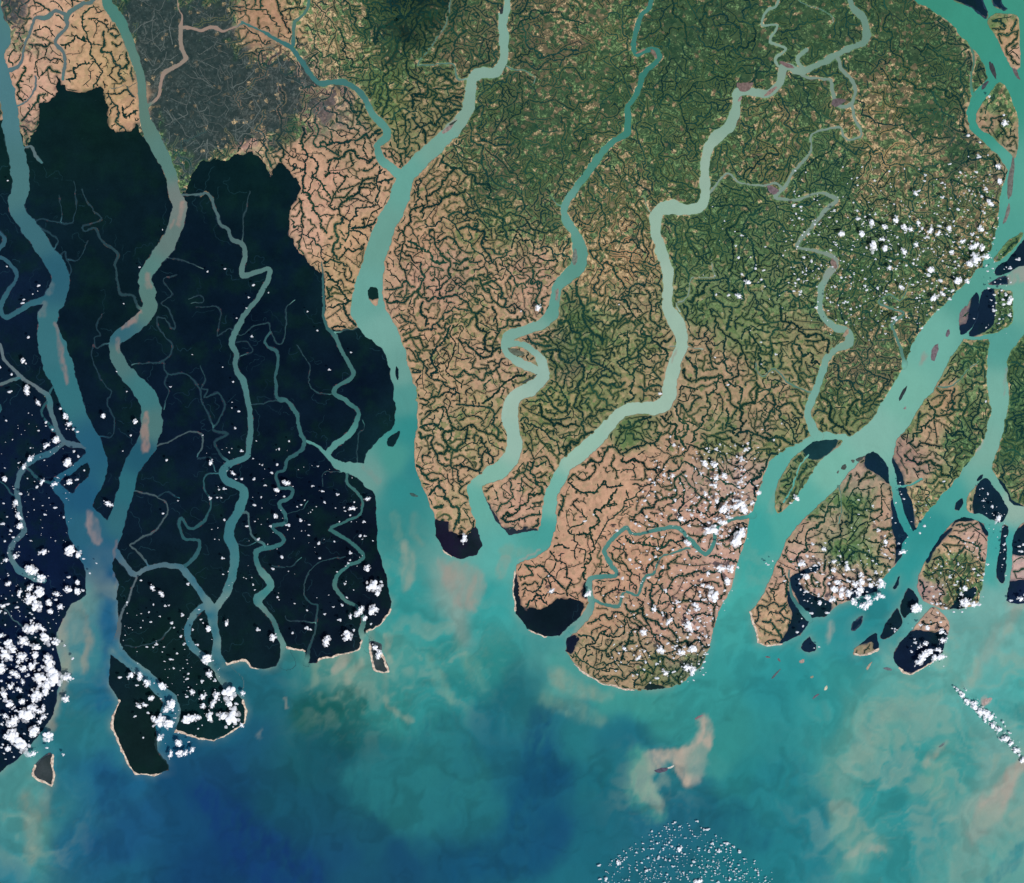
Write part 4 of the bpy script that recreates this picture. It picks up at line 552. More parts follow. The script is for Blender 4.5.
FZ = [(60,160,(13,34,38)),(100,130,(12,33,34)),(100,220,(11,29,38)),(20,300,(14,30,52)),(60,330,(10,26,40)),(200,250,(9,24,38)),(300,250,(9,26,40)),(250,180,(10,32,36)),(100,300,(10,28,36)),(250,330,(8,22,38)),(350,380,(9,22,38)),(180,420,(10,24,42)),(300,480,(8,20,38)),(360,550,(10,20,34)),(30,480,(12,26,50)),(40,560,(12,26,54)),(43,768,(60,68,72)),(43,776,(60,68,72)),(48,765,(60,68,72)),(30,745,(14,34,48)),(5,755,(12,28,48)),(15,735,(12,26,52)),(150,480,(12,28,44)),(170,640,(15,36,38)),(150,600,(12,28,38)),(220,650,(14,32,40)),(140,740,(16,34,36)),(220,720,(14,42,46)),(20,660,(12,26,56)),(310,620,(12,24,38)),(380,660,(60,70,74)),(460,545,(26,24,44)),(500,530,(40,50,62)),(555,620,(12,26,34)),(570,645,(22,30,50)),(800,600,(18,38,56)),(880,460,(18,42,60)),(905,510,(18,42,62)),(860,595,(18,38,58)),(910,625,(18,38,54)),(915,650,(18,30,54)),(995,500,(18,40,56)),(985,310,(20,38,58)),(1015,260,(18,38,54)),(1020,590,(22,36,64)),(1004,560,(18,40,56)),(372,292,(16,42,42)),(395,440,(14,38,46)),(808,645,(20,38,58)),(655,688,(28,44,46)),(960,600,(18,38,52)),(10,220,(12,30,44)),(10,150,(12,36,38)),(820,448,(24,56,62))]
def forest_colour(x, y):
    num = 0; den = 0
    for a, b, c in FZ:
        w = 1/((x-a)**2+(y-b)**2+(12 if sum(c) > 190 else 200))**(2.2 if sum(c) > 190 else 1.6); num = num+w[...,None]*lin(c); den = den+w
    return num/den[...,None]/LIGHT

# ---------------------------------------------------------------- scene tools
scn = bpy.context.scene; COL = scn.collection
def material(name):
    m = bpy.data.materials.new(name); m.use_nodes = True; nt = m.node_tree
    return m, nt, nt.nodes, nt.nodes['Principled BSDF']
def mesh_obj(name, V, faces, mat, attrs=None, parent=None, smoothf=False):
    me = bpy.data.meshes.new(name)
    V = np.asarray(V, np.float32)
    q = faces.get(4, np.zeros((0,4),int)); polys = [np.asarray(f) for k, f in faces.items() if len(f)]
    flat = np.concatenate([p.ravel() for p in polys]).astype(np.int32)
    tot = np.concatenate([np.full(len(p), p.shape[1]) for p in polys]).astype(np.int32)
    st = np.concatenate([[0], np.cumsum(tot)[:-1]]).astype(np.int32)
    me.vertices.add(len(V)); me.vertices.foreach_set('co', V.ravel())
    me.loops.add(len(flat)); me.loops.foreach_set('vertex_index', flat)
    me.polygons.add(len(tot)); me.polygons.foreach_set('loop_start', st); me.polygons.foreach_set('loop_total', tot)
    if smoothf: me.polygons.foreach_set('use_smooth', np.ones(len(tot), bool))
    for n, a in (attrs or {}).items():
        at = me.attributes.new(n, 'FLOAT_COLOR', 'POINT')
        c = np.ones((len(V),4),np.float32); c[:,:3] = a; at.data.foreach_set('color', c.ravel())
    me.update(calc_edges=True)
    if mat: me.materials.append(mat)
    o = bpy.data.objects.new(name, me); COL.objects.link(o); o.parent = parent
    return o
def tag(o, label=None, cat=None, group=None, kind=None):
    for k, v in (('label',label),('category',cat),('group',group),('kind',kind)):
        if v: o[k] = v
def field_mesh(F, w):
    """polygon mesh of the area where F > 0 on window w: quads for solid 8x8 blocks, cells and clipped cells near the outline.
       returns map coords (n,2), level flag (1 = top, 0 = bottom of the outline wall), faces dict"""
    j0, i0 = w[0].start, w[1].start; nj, ni = F.shape; cj, ci = nj-1, ni-1
    I = F > 0; full = I[:-1,:-1]&I[1:,:-1]&I[:-1,1:]&I[1:,1:]; any_ = I[:-1,:-1]|I[1:,:-1]|I[:-1,1:]|I[1:,1:]
    V = []; T = []; F4 = []; n = 0
    done = np.zeros_like(full)
    def quads(jj, ii, s):
        nonlocal n
        if not len(jj): return
        x = gx[i0]+ii*H; y = gy[j0]+jj*H
        p = np.stack([np.stack([x,y+s*H],1),np.stack([x+s*H,y+s*H],1),np.stack([x+s*H,y],1),np.stack([x,y],1)],1).reshape(-1,2)
        V.append(p); T.append(np.ones(len(p))); F4.append((np.arange(len(jj))[:,None]*4+np.arange(4)[None])+n); n += len(p)
    for s in (8,2):
        bj, bi = cj//s, ci//s
        A = full[:bj*s,:bi*s].reshape(bj,s,bi,s).all(axis=(1,3)) & ~done[:bj*s,:bi*s].reshape(bj,s,bi,s).any(axis=(1,3))
        jj, ii = np.nonzero(A); quads(jj*s, ii*s, s)
        done[:bj*s,:bi*s] |= np.repeat(np.repeat(A,s,0),s,1)
    jj, ii = np.nonzero(full & ~done); quads(jj, ii, 1)
    P = []; TT = []; FN = {3:[],4:[],5:[],6:[]}; WALL = []
    base = n; cnt = 0
    for j, i in zip(*np.nonzero(any_ & ~full)):
        cs = ((i,j+1),(i+1,j+1),(i+1,j),(i,j)); vals = [F[c[1],c[0]] for c in cs]; poly = []; cut = []
        for k in range(4):
            a, b = cs[k], cs[(k+1)%4]; va, vb = vals[k], vals[(k+1)%4]
            if va > 0: poly.append((a[0],a[1],0))
            if (va > 0) != (vb > 0):
                t = va/(va-vb); poly.append((a[0]+(b[0]-a[0])*t, a[1]+(b[1]-a[1])*t, 1 if va > 0 else 2))
        if len(poly) < 3: continue
        ids = []
        for q in poly:
            P.append((gx[i0]+q[0]*H, gy[j0]+q[1]*H)); TT.append(1); ids.append(base+cnt); cnt += 1
        FN[len(ids)].append(ids)
        for k in range(len(poly)):
            if poly[k][2] == 1 and poly[(k+1)%len(poly)][2] == 2:
                a, b = poly[k], poly[(k+1)%len(poly)]
                for q in (a, b): P.append((gx[i0]+q[0]*H, gy[j0]+q[1]*H)); TT.append(0); cnt += 1
                WALL.append([ids[(k+1)%len(poly)], ids[k], base+cnt-2, base+cnt-1])
    if P: V.append(np.array(P)); T.append(np.array(TT))
    if not V: return None
    faces = {4: np.concatenate(F4+([np.array(FN[4]+WALL)] if FN[4]+WALL else []))}
    for k in (3,5,6):
        if FN[k]: faces[k] = np.array(FN[k])
    return np.concatenate(V), np.concatenate(T), faces
def bilerp(A, w, p):
    j0, i0 = w[0].start, w[1].start; fx = np.clip((p[:,0]-gx[i0])/H,0,A.shape[1]-1.001); fy = np.clip((p[:,1]-gy[j0])/H,0,A.shape[0]-1.001)
    i = fx.astype(int); j = fy.astype(int); a = fx-i; b = fy-j
    return (A[j,i]*(1-a)+A[j,i+1]*a)*(1-b)+(A[j+1,i]*(1-a)+A[j+1,i+1]*a)*b
def land_piece(name, F, w, z, zb, mat, kind_attr, shore=None, parent=None):
    r = field_mesh(F, w)
    if r is None: return None
    p, t, faces = r
    V = np.stack([GX(p[:,0]), GY(p[:,1]), np.where(t>.5, z, zb)],1)
    if kind_attr == 'land':
        L = land_at(p[:,0],p[:,1]); soil = L[:,:3].copy(); par = L[:,3:].copy(); par[:,2] -= 1.5*urban(p[:,0],p[:,1])
        if shore is not None:
            d = bilerp(shore, w, p); k = np.clip(1-d/1.4,0,1)[:,None]; soil += (alb((128,114,108))-soil)*k*.5; par[:,0:1] *= 1-k*.7; g = np.clip(bilerp(FOREST_NEAR, (slice(0,NY),slice(0,NX)), p)/1.5+1,0,1)[:,None]; soil += (forest_colour(p[:,0],p[:,1])*1.25+alb((16,22,26))-soil)*g; par[:,0:1] *= 1-g; par[:,2:3] *= 1-g
        at = {'soil': soil, 'param': par, 'veg': veg_colour(p[:,0],p[:,1])}
    elif kind_attr == 'forest': at = {'soil': forest_colour(p[:,0],p[:,1])}
    else: at = {}
    return mesh_obj(name, V, faces, mat, at, parent)
# ---------------------------------------------------------------- materials
class NT:
    def __init__(s, nt): s.nt = nt; s.n = nt.nodes; s.l = nt.links
    def put(s, sock, v):
        if isinstance(v, bpy.types.NodeSocket): s.l.new(v, sock)
        elif isinstance(v, (tuple, list, np.ndarray)):
            v = tuple(float(q) for q in v); sock.default_value = v+(1.,) if len(v) == 3 and len(sock.default_value) == 4 else v
        else: sock.default_value = v
    def m(s, op, a, b=0., c=None, clamp=False):
        x = s.n.new('ShaderNodeMath'); x.operation = op; x.use_clamp = clamp; s.put(x.inputs[0], a); s.put(x.inputs[1], b)
        if c is not None: s.put(x.inputs[2], c)
        return x.outputs[0]
    def vm(s, op, a, b=(0,0,0), sc=None):
        x = s.n.new('ShaderNodeVectorMath'); x.operation = op; s.put(x.inputs[0], a)
        if op == 'SCALE': s.put(x.inputs['Scale'], sc)
        else: s.put(x.inputs[1], b)
        return x.outputs[0]
    def noise(s, v, scale, detail=2., rough=.55, out=0):
        x = s.n.new('ShaderNodeTexNoise'); x.noise_dimensions = '2D'; s.put(x.inputs['Vector'], v); x.inputs['Scale'].default_value = scale
        x.inputs['Detail'].default_value = detail; x.inputs['Roughness'].default_value = rough; return x.outputs[out]
    def vor(s, v, scale, feat='DISTANCE_TO_EDGE', out='Distance'):
        x = s.n.new('ShaderNodeTexVoronoi'); x.voronoi_dimensions = '2D'; x.feature = feat; s.put(x.inputs['Vector'], v); x.inputs['Scale'].default_value = scale
        return x.outputs[out]
    def step(s, v, a, b, lo=0., hi=1.):
        x = s.n.new('ShaderNodeMapRange'); x.interpolation_type = 'SMOOTHSTEP'; s.put(x.inputs['Value'], v)
        for i, q in enumerate((a, b, lo, hi)): s.put(x.inputs[i+1], q)
        return x.outputs[0]
    def mix(s, f, a, b, mode='MIX'):
        x = s.n.new('ShaderNodeMix'); x.data_type = 'RGBA'; x.blend_type = mode; s.put(x.inputs[0], f); s.put(x.inputs[6], a); s.put(x.inputs[7], b); return x.outputs[2]
    def attr(s, name):
        x = s.n.new('ShaderNodeAttribute'); x.attribute_name = name; return x.outputs['Color']
    def sep(s, c):
        x = s.n.new('ShaderNodeSeparateColor'); s.put(x.inputs[0], c); return x.outputs
def base(name, rough=1., spec=0.):
    m, nt, n, b = material(name); b.inputs['Roughness'].default_value = rough; b.inputs['Specular IOR Level'].default_value = spec
    t = NT(nt); g = n.new('ShaderNodeNewGeometry'); P = t.vm('SCALE', g.outputs['Position'], sc=5.0)
    return m, t, b, P
def make_land_material(name):
    m, t, b, P = base(name)
    soil = t.attr('soil'); par = t.sep(t.attr('param')); D, G, GR = par[0], par[1], par[2]
    w1 = t.vm('SCALE', t.vm('SUBTRACT', t.noise(P,.11,3.,.6,1), (.5,.5,.5)), sc=11.)
    w2 = t.vm('SCALE', t.vm('SUBTRACT', t.noise(P,.5,2.,.6,1), (.5,.5,.5)), sc=3.4)
    PW = t.vm('ADD', t.vm('ADD', P, w1), w2)
    w3 = t.vm('SCALE', t.vm('SUBTRACT', t.noise(P,.9,2.,.6,1), (.5,.5,.5)), sc=2.2)
    PF = t.vm('ADD', P, w3)
    dA = t.m('MULTIPLY', t.vor(PW,1/11.5), 11.5); dA2 = t.m('MULTIPLY', t.vor(t.vm('ADD',PW,(57.,91.,0)),1/6.5), 6.5); dB = t.m('MULTIPLY', t.vor(PF,1/3.6), 3.6)
    brA = t.step(t.noise(P,.17,2.), .36, .50); brA2 = t.step(t.noise(t.vm('ADD',P,(31.,7.,0)),.22,2.), .44, .56); brB = t.noise(t.vm('ADD',P,(11.,77.,0)),.4,3.)
    iG = t.m('SUBTRACT', 1., G)
    pc = t.sep(t.vor(t.vm('ADD', PF, w2),1/4.4,'F1','Color')); pt = t.sep(t.vor(t.vm('ADD', t.vm('ADD', PF, t.vm('SCALE', w2, sc=.7)), (9.,4.,0)),1/3.6,'F1','Color'))
    wA = t.m('MULTIPLY', t.m('MULTIPLY', t.m('ADD', t.m('MULTIPLY', D, .1), .0), brA), t.m('ADD', t.m('MULTIPLY', iG, .8), .2))
    wA2 = t.m('MULTIPLY', t.m('MULTIPLY', t.m('ADD', t.m('MULTIPLY', D, 1.2), -.35), brA2), t.m('ADD', t.m('MULTIPLY', iG, .7), .3))
    wB = t.m('MULTIPLY', t.m('MULTIPLY', D, t.m('ADD', t.m('MULTIPLY', G, 1.1), .1)), t.step(brB,.40,.56))
    mA = t.step(t.m('SUBTRACT', dA, wA), .45, -.35); mA2 = t.step(t.m('SUBTRACT', dA2, wA2), .45, -.3); mB = t.step(t.m('SUBTRACT', dB, wB), .4, -.3)
    mA = t.m('MULTIPLY', mA, t.step(wA,.02,.35)); mA2 = t.m('MULTIPLY', mA2, t.step(wA2,.05,.4)); mB = t.m('MULTIPLY', mB, t.step(wB,.05,.4))
    nC = t.noise(PF,.22,4.,.65); thr = t.m('SUBTRACT', t.m('SUBTRACT', .76, t.m('MULTIPLY', D, .20)), t.m('MULTIPLY', t.m('MULTIPLY', G, D), .13)); mC = t.step(t.m('SUBTRACT', nC, thr), -.03, .05)
    nD = t.noise(t.vm('ADD',P,(63.,19.,0)),.55,3.,.65); mD = t.m('MULTIPLY', t.step(t.m('SUBTRACT', nD, t.m('SUBTRACT', .70, t.m('MULTIPLY', D, .24))), -.03, .05), t.step(G,.3,.8)); mE = t.m('MULTIPLY', t.step(t.m('SUBTRACT', pc[0], t.m('MULTIPLY', D, .56)), .03, -.03), t.step(G,.35,.75)); mC = t.m('MAXIMUM', mC, t.m('MAXIMUM', mD, mE))
    veg = t.m('MAXIMUM', t.m('MAXIMUM', mA, t.m('MULTIPLY', mA2, .95)), t.m('MAXIMUM', t.m('MULTIPLY', mB, .85), t.m('MULTIPLY', mC, .8)))
    cell = t.sep(t.vor(PW,1/4.2,'F1','Color')); cellf = t.sep(t.vor(PF,1/1.9,'F1','Color'))
    green = t.mix(t.noise(P,.1), alb((58,84,52)), alb((104,128,74)))
    gsel = t.step(t.m('ADD', t.m('MULTIPLY', cell[0], .55), t.m('MULTIPLY', t.noise(P,.09,3.), .6)), t.m('SUBTRACT', 1.02, t.m('MULTIPLY', GR, .75)), t.m('SUBTRACT', 1.12, t.m('MULTIPLY', GR, .75)))
    c = t.mix(t.m('MULTIPLY', gsel, .75), soil, green)
    val = t.m('ADD', t.m('ADD', .70, t.m('ADD', t.m('MULTIPLY', G, .38), t.m('MULTIPLY', t.noise(t.vm('ADD',P,(5.,300.,0)),.07,4.,.65), .36))), t.m('ADD', t.m('MULTIPLY', cell[1], .22), t.m('MULTIPLY', cellf[1], t.m('ADD', .12, t.m('MULTIPLY', G, .34)))))
    c = t.mix(1., c, t.vm('SCALE', (1,1,1), sc=val), 'MULTIPLY')
    # bare dry plots sprinkled through the densely grown country
    spot = t.m('MULTIPLY', t.m('MULTIPLY', t.step(pt[2], .70, .86), t.m('ADD', .3, t.m('MULTIPLY', t.step(GR, -1.1, .1), .7))), t.m('MULTIPLY', t.step(G,.45,.95), t.step(t.noise(P,.10,4.,.6), .36, .62)))
    c = t.mix(t.m('MULTIPLY', spot, .7), c, t.mix(cell[1], alb((158,128,92)), alb((196,160,118))))
    pink = t.step(t.noise(t.vm('ADD',P,(200.,40.,0)),.13,3.), .62, .74)
    c = t.mix(t.m('MULTIPLY', t.m('MULTIPLY', pink, .35), t.step(GR,-.5,0.)), c, alb((150,100,98)))
    sr = t.sep(soil); rat = t.m('DIVIDE', sr[0], t.m('MAXIMUM', sr[1], .001)); ft = t.step(rat, .35, 2.0, .07, .86)
    nurb = t.step(GR, -1.1, .1); tan_ = t.mix(pt[1], alb((172,148,112)), alb((208,180,140))); grn = t.mix(pt[0], alb((70,108,72)), alb((124,152,102)))
    grn = t.mix(nurb, t.mix(pt[0], alb((44,62,64)), alb((80,92,90))), grn)
    pal = t.mix(t.step(t.m('SUBTRACT', t.m('ADD', t.m('MULTIPLY', pt[2], .75), t.m('MULTIPLY', t.noise(P,.13,3.,.6), .25)), t.m('SUBTRACT', .90, t.m('MULTIPLY', t.m('MULTIPLY', ft, t.m('ADD', .18, t.m('MULTIPLY', nurb, .82))), .62))), -.03, .03), grn, tan_)
    pal = t.mix(1., pal, t.vm('SCALE', (1,1,1), sc=t.m('ADD', .78, t.m('MULTIPLY', cellf[0], .5))), 'MULTIPLY')
    c = t.mix(t.m('MULTIPLY', t.step(G,.25,.75,.24,.92), t.step(D,.0,.14)), c, pal)
    vd = t.mix(1., t.attr('veg'), t.vm('SCALE', (1,1,1), sc=t.m('ADD', .6, t.m('MULTIPLY', t.noise(P,.45,3.), .9))), 'MULTIPLY')
    c = t.mix(t.m('MULTIPLY', veg, .9), c, vd)
    t.put(b.inputs['Base Color'], c)
    return m
def make_water_material():
    m, t, b, P = base('silty_water', .6, .04)
    c = t.attr('col'); w = t.vm('SCALE', t.vm('SUBTRACT', t.noise(P,.02,3.,.6,1), (.5,.5,.5)), sc=45.); Q = t.vm('MULTIPLY', t.vm('ADD', P, w), (1.,.45,1.))
    k = t.m('ADD', .88, t.m('ADD', t.m('MULTIPLY', t.noise(Q,.09,5.,.6), .14), t.m('MULTIPLY', t.noise(P,.5,4.,.7), .10)))
    t.put(b.inputs['Base Color'], t.mix(1., c, t.vm('SCALE', (1,1,1), sc=k), 'MULTIPLY')); return m
def make_forest_material():
    m, t, b, P = base('mangrove_canopy')
    k = t.m('ADD', .40, t.m('ADD', t.m('MULTIPLY', t.noise(P,.045,5.,.65), .80), t.m('MULTIPLY', t.noise(P,.45,4.,.75), .44)))
    gr = t.mix(t.step(t.noise(t.vm('ADD',P,(70.,20.,0)),.03,4.,.6),.45,.72,0.,.5), t.attr('soil'), alb((14,40,36)))
    t.put(b.inputs['Base Color'], t.mix(1., gr, t.vm('SCALE', (1,1,1), sc=k), 'MULTIPLY'))
    bp = t.n.new('ShaderNodeBump'); bp.inputs['Distance'].default_value = .05; bp.inputs['Strength'].default_value = .5; t.put(bp.inputs['Height'], t.noise(P,1.2,3.)); t.put(b.inputs['Normal'], bp.outputs[0]); return m
def make_sand_material(name, c0, c1):
    m, t, b, P = base(name); t.put(b.inputs['Base Color'], t.mix(t.step(t.noise(P,.35,4.,.65),.3,.7), alb(c0), alb(c1))); return m
M_LAND = make_land_material('farm_country'); M_WATER = make_water_material(); M_FOREST = make_forest_material()
m, t, b, P = base('tree_rows'); t.put(b.inputs['Base Color'], t.mix(1., t.attr('soil'), t.vm('SCALE', (1,1,1), sc=t.m('ADD', .75, t.m('MULTIPLY', t.noise(P,.9,2.), .5))), 'MULTIPLY')); M_TREES = m
M_BEACH = make_sand_material('beach_sand', (176,150,138), (244,224,206))
def cloud_mat(name, alpha):
    m, t, b, P = base(name); b.inputs['Base Color'].default_value = (.92,.92,.93,1); b.inputs['Alpha'].default_value = alpha; return m
M_CLOUD = cloud_mat('cloud_dense', .92); M_VEIL = cloud_mat('cloud_thin', .34); M_PUFF = cloud_mat('cloud_puff', .54); M_HALO = cloud_mat('cloud_haze', .16)

# ---------------------------------------------------------------- the setting
SHORE, _ = polysdf(MAIN, (slice(0,NY),slice(0,NX)))
for lab, poly, forest, beach in ISLANDS:
    s, w = polysdf(poly); SHORE[w] = np.maximum(SHORE[w], s)
SEA_Z, RIV_Z, LAND_Z = 0., .012, .035
xs = np.concatenate([[-7000,-2500,-900,-300,-120],np.arange(-64,1089,2.),[1150,1400,2000,3500,8000]]); ys = np.concatenate([[-7000,-2500,-900,-300,-120],np.arange(-64,945,2.),[1000,1300,2000,3500,8000]])
def grid_sheet(name, xs, ys, z, mat, attrs):
    X, Y = np.meshgrid(xs, ys); n = len(xs); j, i = np.meshgrid(np.arange(len(ys)-1), np.arange(n-1), indexing='ij'); a = (j*n+i).ravel()
    f = np.stack([a+n, a+n+1, a+1, a], 1); V = np.stack([GX(X.ravel()), GY(Y.ravel()), np.full(X.size, z)], 1)
    return mesh_obj(name, V, {4:f}, mat, attrs(X.ravel(), Y.ravel()))
sea = grid_sheet('sea', xs, ys, SEA_Z, M_WATER, lambda x,y: {'col': water_colour(x,y)}); tag(sea, kind='structure')
# open country beyond the surveyed sheet
def land_attr(x, y):
    L = land_at(x,y).copy(); L[:,5] -= 1.5*urban(x,y); return {'soil': L[:,:3], 'param': L[:,3:], 'veg': veg_colour(x,y)}
for a, c in ((np.array([-5000,-1500,-400,1090,1500,5000.]), np.array([-5000,-1500,-400,-64.])), (np.array([-5000,-1500,-300,-64.]), np.array([-64,30,118.])), (np.array([1088,1300,2000,5000.]), np.array([-64,60,220.]))):
    tag(grid_sheet('farmland', a, c, LAND_Z-.01, M_LAND, land_attr), kind='structure')

tag(grid_sheet('mangrove_forest', np.array([-5000,-1500,-300,-64.]), np.array([118,300,500,775.]), LAND_Z-.006, M_FOREST, lambda x,y: {'soil': forest_colour(np.clip(x,-64,0),y)}), 'dark mangrove forest stretching away beyond the left of the map', 'mangrove forest', kind='stuff')
RF = np.full((NY,NX), -9., np.float32)
riv_id = np.full((NY,NX), -1, np.int16); riv_v = np.full((NY,NX), -1.3, np.float32); riv_w = np.zeros((NY,NX), np.float32)
for k, (kind, col, pts) in enumerate(RIVERS):
    sp = smooth(pts, 6)
    if kind == 'river': q_ = np.cumsum(np.r_[0, np.hypot(*np.diff(sp[:,:2],axis=0).T)]); sp[:,2] *= 1+.10*fbm(q_/7, q_*0+k*2.3, 241, 3); sp[:,0] += .5*fbm(q_/6, q_*0+k*4.1, 245, 2)*np.minimum(1,sp[:,2]/9)
    if kind == 'creek' and max(p[2] for p in pts) < 3:                  # thin creeks wander a little more
        s = np.cumsum(np.r_[0, np.hypot(*np.diff(sp[:,:2],axis=0).T)]); sp[:,0] += 1.1*fbm(s/9, s*0+k*3.7, 91, 2); sp[:,1] += 1.1*fbm(s/9, s*0+k*5.1, 95, 2)
        sp[:,2] *= .78
    x0,x1,y0,y1 = sp[:,0].min(),sp[:,0].max(),sp[:,1].min(),sp[:,1].max(); w = win(x0,x1,y0,y1,22)
    F = np.full((NY,NX), -9., np.float32) if False else None
    tmp = np.full((NY,NX), -9., np.float32) if k == 0 else tmp
    tmp[w] = -9.; rad = riv_w.copy() if k == 0 else rad; rad[w] = 0
    stroke(tmp, [tuple(p) for p in sp], rad=rad)
    f = tmp[w]; RF[w] = np.maximum(RF[w], f)
    mm = f > riv_v[w]; riv_v[w] = np.where(mm, f, riv_v[w]); riv_id[w] = np.where(mm, k, riv_id[w]); riv_w[w] = np.where(mm, rad[w]*2, riv_w[w])
# river water: cells of each river (1 unit), hidden under the banks at the edge
step = 2
cid = riv_id[:-1:step,:-1:step]; cj, ci = cid.shape
for k, (kind, col, pts) in enumerate(RIVERS):
    jj, ii = np.nonzero(cid == k)
    if not len(jj): continue
    key = np.concatenate([(jj+1)*(ci+1)+ii, (jj+1)*(ci+1)+ii+1, jj*(ci+1)+ii+1, jj*(ci+1)+ii]).reshape(4,-1).T
    u, inv = np.unique(key.ravel(), return_inverse=True); f = inv.reshape(-1,4)
    vj, vi = u//(ci+1), u%(ci+1); X = XA+vi*H*step; Y = YA+vj*H*step
    C = water_colour(X, Y)
    if col is not None:
        wd = riv_w[np.minimum(vj*step,NY-1), np.minimum(vi*step,NX-1)]; a = (.88*np.clip((6.5-wd)/3.,.0,1)*np.clip((np.hypot(X-pts[-1][0],Y-pts[-1][1])-1)/8,0,1))[:,None]; C = C+(alb(col)-C)*a
    o = mesh_obj(kind, np.stack([GX(X),GY(Y),np.full(len(X),RIV_Z)],1), {4:f}, M_WATER, {'col': C}); tag(o, kind='structure')
WATERCUT = RF
BF = np.full((NY,NX), -9., np.float32)
for bch in BEACHES: stroke(BF, [(p[0],p[1],2.6+.9*math.sin(i*1.9)) for i, p in enumerate(smooth(bch,5))])
FF = np.full((NY,NX), -9., np.float32)
for nm, poly in FORESTS:
    s, w = polysdf([tuple(q) for q in smooth(poly,4,True)], warp=2.6); FF[w] = np.maximum(FF[w], s)
full = (slice(0,NY), slice(0,NX))
FALL = FF.copy()
for lab, poly, forest, beach in ISLANDS:
    if forest in ('all','in'): s, w = polysdf(poly); FALL[w] = np.maximum(FALL[w], s)
    elif forest:
        for fp in forest: s, w = polysdf([tuple(q) for q in smooth(fp,4,True)]); FALL[w] = np.maximum(FALL[w], s)
sdf, w = polysdf(MAIN, full)
FOREST_NEAR = FALL
# the mainland stops at the survey grid's edge; islands lie outside it
landF = np.minimum(sdf, -WATERCUT)
rough_rim = .45+.5*np.clip(vnoise(MX/5,MY/5,131),-.6,1)
o = land_piece('farmland', landF, full, LAND_Z, -.02, M_LAND, 'land', landF); tag(o, kind='structure')
ff = np.minimum(np.minimum(FF, landF-rough_rim), -BF)
parts = [('west', slice(0, int((260-XA)/H)+1)), ('mid', slice(int((260-XA)/H), int((420-XA)/H)+1)), ('tips', slice(int((420-XA)/H), NX))]
o = land_piece('mangrove_forest', ff, full, LAND_Z+.02, LAND_Z-.004, M_FOREST, 'forest')
tag(o, 'near-black mangrove forest threaded by tidal creeks, filling the lower left', 'mangrove forest', kind='stuff')
def largest(F):
    I = F > 0; L = np.where(I, np.arange(1, F.size+1).reshape(F.shape), 0)
    while True:
        N = L.copy()
        for sl, sr in (((slice(1,None),slice(None)),(slice(None,-1),slice(None))),((slice(None),slice(1,None)),(slice(None),slice(None,-1)))):
            N[sl] = np.maximum(N[sl], N[sr]); N[sr] = np.maximum(N[sr], N[sl])
        N = np.where(I, N, 0)
        if (N == L).all(): break
        L = N
    if not I.any(): return F
    u, c = np.unique(L[I], return_counts=True); return np.where(L == u[c.argmax()], F, np.minimum(F,-.01))
for bch in BEACHES:
    sp = smooth(bch,5); w = win(sp[:,0].min(),sp[:,0].max(),sp[:,1].min(),sp[:,1].max(),8); tmp = np.full((NY,NX), -9., np.float32)
    stroke(tmp, [(p[0],p[1],2.9+1.1*math.sin(i*1.9)+.7*math.sin(i*.7)) for i, p in enumerate(sp)])
    o = land_piece('beach', largest(np.minimum(landF[w]+1.1, tmp[w])), w, LAND_Z+.01, -.015, M_BEACH, 'sand'); tag(o, kind='structure')

# ---------------------------------------------------------------- tree lines along canals and village mounds
LALL = landF.copy()
for lab, poly, forest, beach in ISLANDS:
    s, w = polysdf(poly); LALL[w] = np.maximum(LALL[w], np.minimum(s, -WATERCUT[w]))
TOPO = np.minimum(LALL-.5, -FALL-.6)
OKM = (TOPO[::2, ::2] > 0); bh, bw_ = OKM.shape                     # 1-unit cells
blk = {r: np.zeros((bh,bw_), bool) for r in ('join','sep')}
def discmask(r):
    a = np.arange(-int(r)-1, int(r)+2); return (a[:,None]**2+a[None]**2 <= r*r), int(r)+1
DM = {q: discmask(q*.5) for q in range(2, 24)}
def stamp(A, x, y, q):
    m, h = DM[q]; i, j = int(x-XA), int(y-YA)
    if i-h < 0 or j-h < 0 or i+h+1 > bw_ or j+h+1 > bh: return
    A[j-h:j+h+1, i-h:i+h+1] |= m
vr = random.Random(11); TH = fbm(*np.meshgrid((XA+np.arange(bw_))/60., (YA+np.arange(bh))/60.), 171, 2)*2.6
_D = _L[:,:,3].tolist(); _G = _L[:,:,4].tolist(); _R = _L
svl = np.clip(fbm(*np.meshgrid((XA+np.arange(bw_))/22., (YA+np.arange(bh))/22.), 175, 2),-1,1).tolist(); urb = urban(*np.meshgrid(XA+np.arange(bw_,dtype=float), YA+np.arange(bh,dtype=float))).tolist(); okl = OKM.tolist(); thl = TH.tolist()
def zone(x, y):
    i = min(max(int((x+64)/4),0),len(cgx)-1); j = min(max(int((y+64)/4),0),len(cgy)-1); return _D[j][i], _G[j][i]
CURVES = []
def walk(x, y, th, L, own):
    pts = []; turn = vr.uniform(-.03,.03); over = 0; th0 = th
    for k in range(L+own):
        i, j = int(x-XA), int(y-YA)
        if i < 1 or j < 1 or i >= bw_-1 or j >= bh-1 or not okl[j][i]: break
        pts.append((x, y))
        if k > 2:
            if blk['join'][j,i]: return pts
            if blk['sep'][j,i]:
                over += 1
                if over > own: return pts[:len(pts)-over+2]
            elif k > L: break
        if not over:
            if vr.random() < .15: th += vr.choice((-1,1))*vr.uniform(.5,1.4)
            th += vr.gauss(0,.24)+turn
            if abs(th-th0) > 1.7: th = th0+vr.uniform(-.6,.6)
        x += math.cos(th); y += math.sin(th)
    return pts
cand = np.argwhere(OKM); np.random.RandomState(3).shuffle(cand)
prim = np.zeros((bh,bw_), bool)
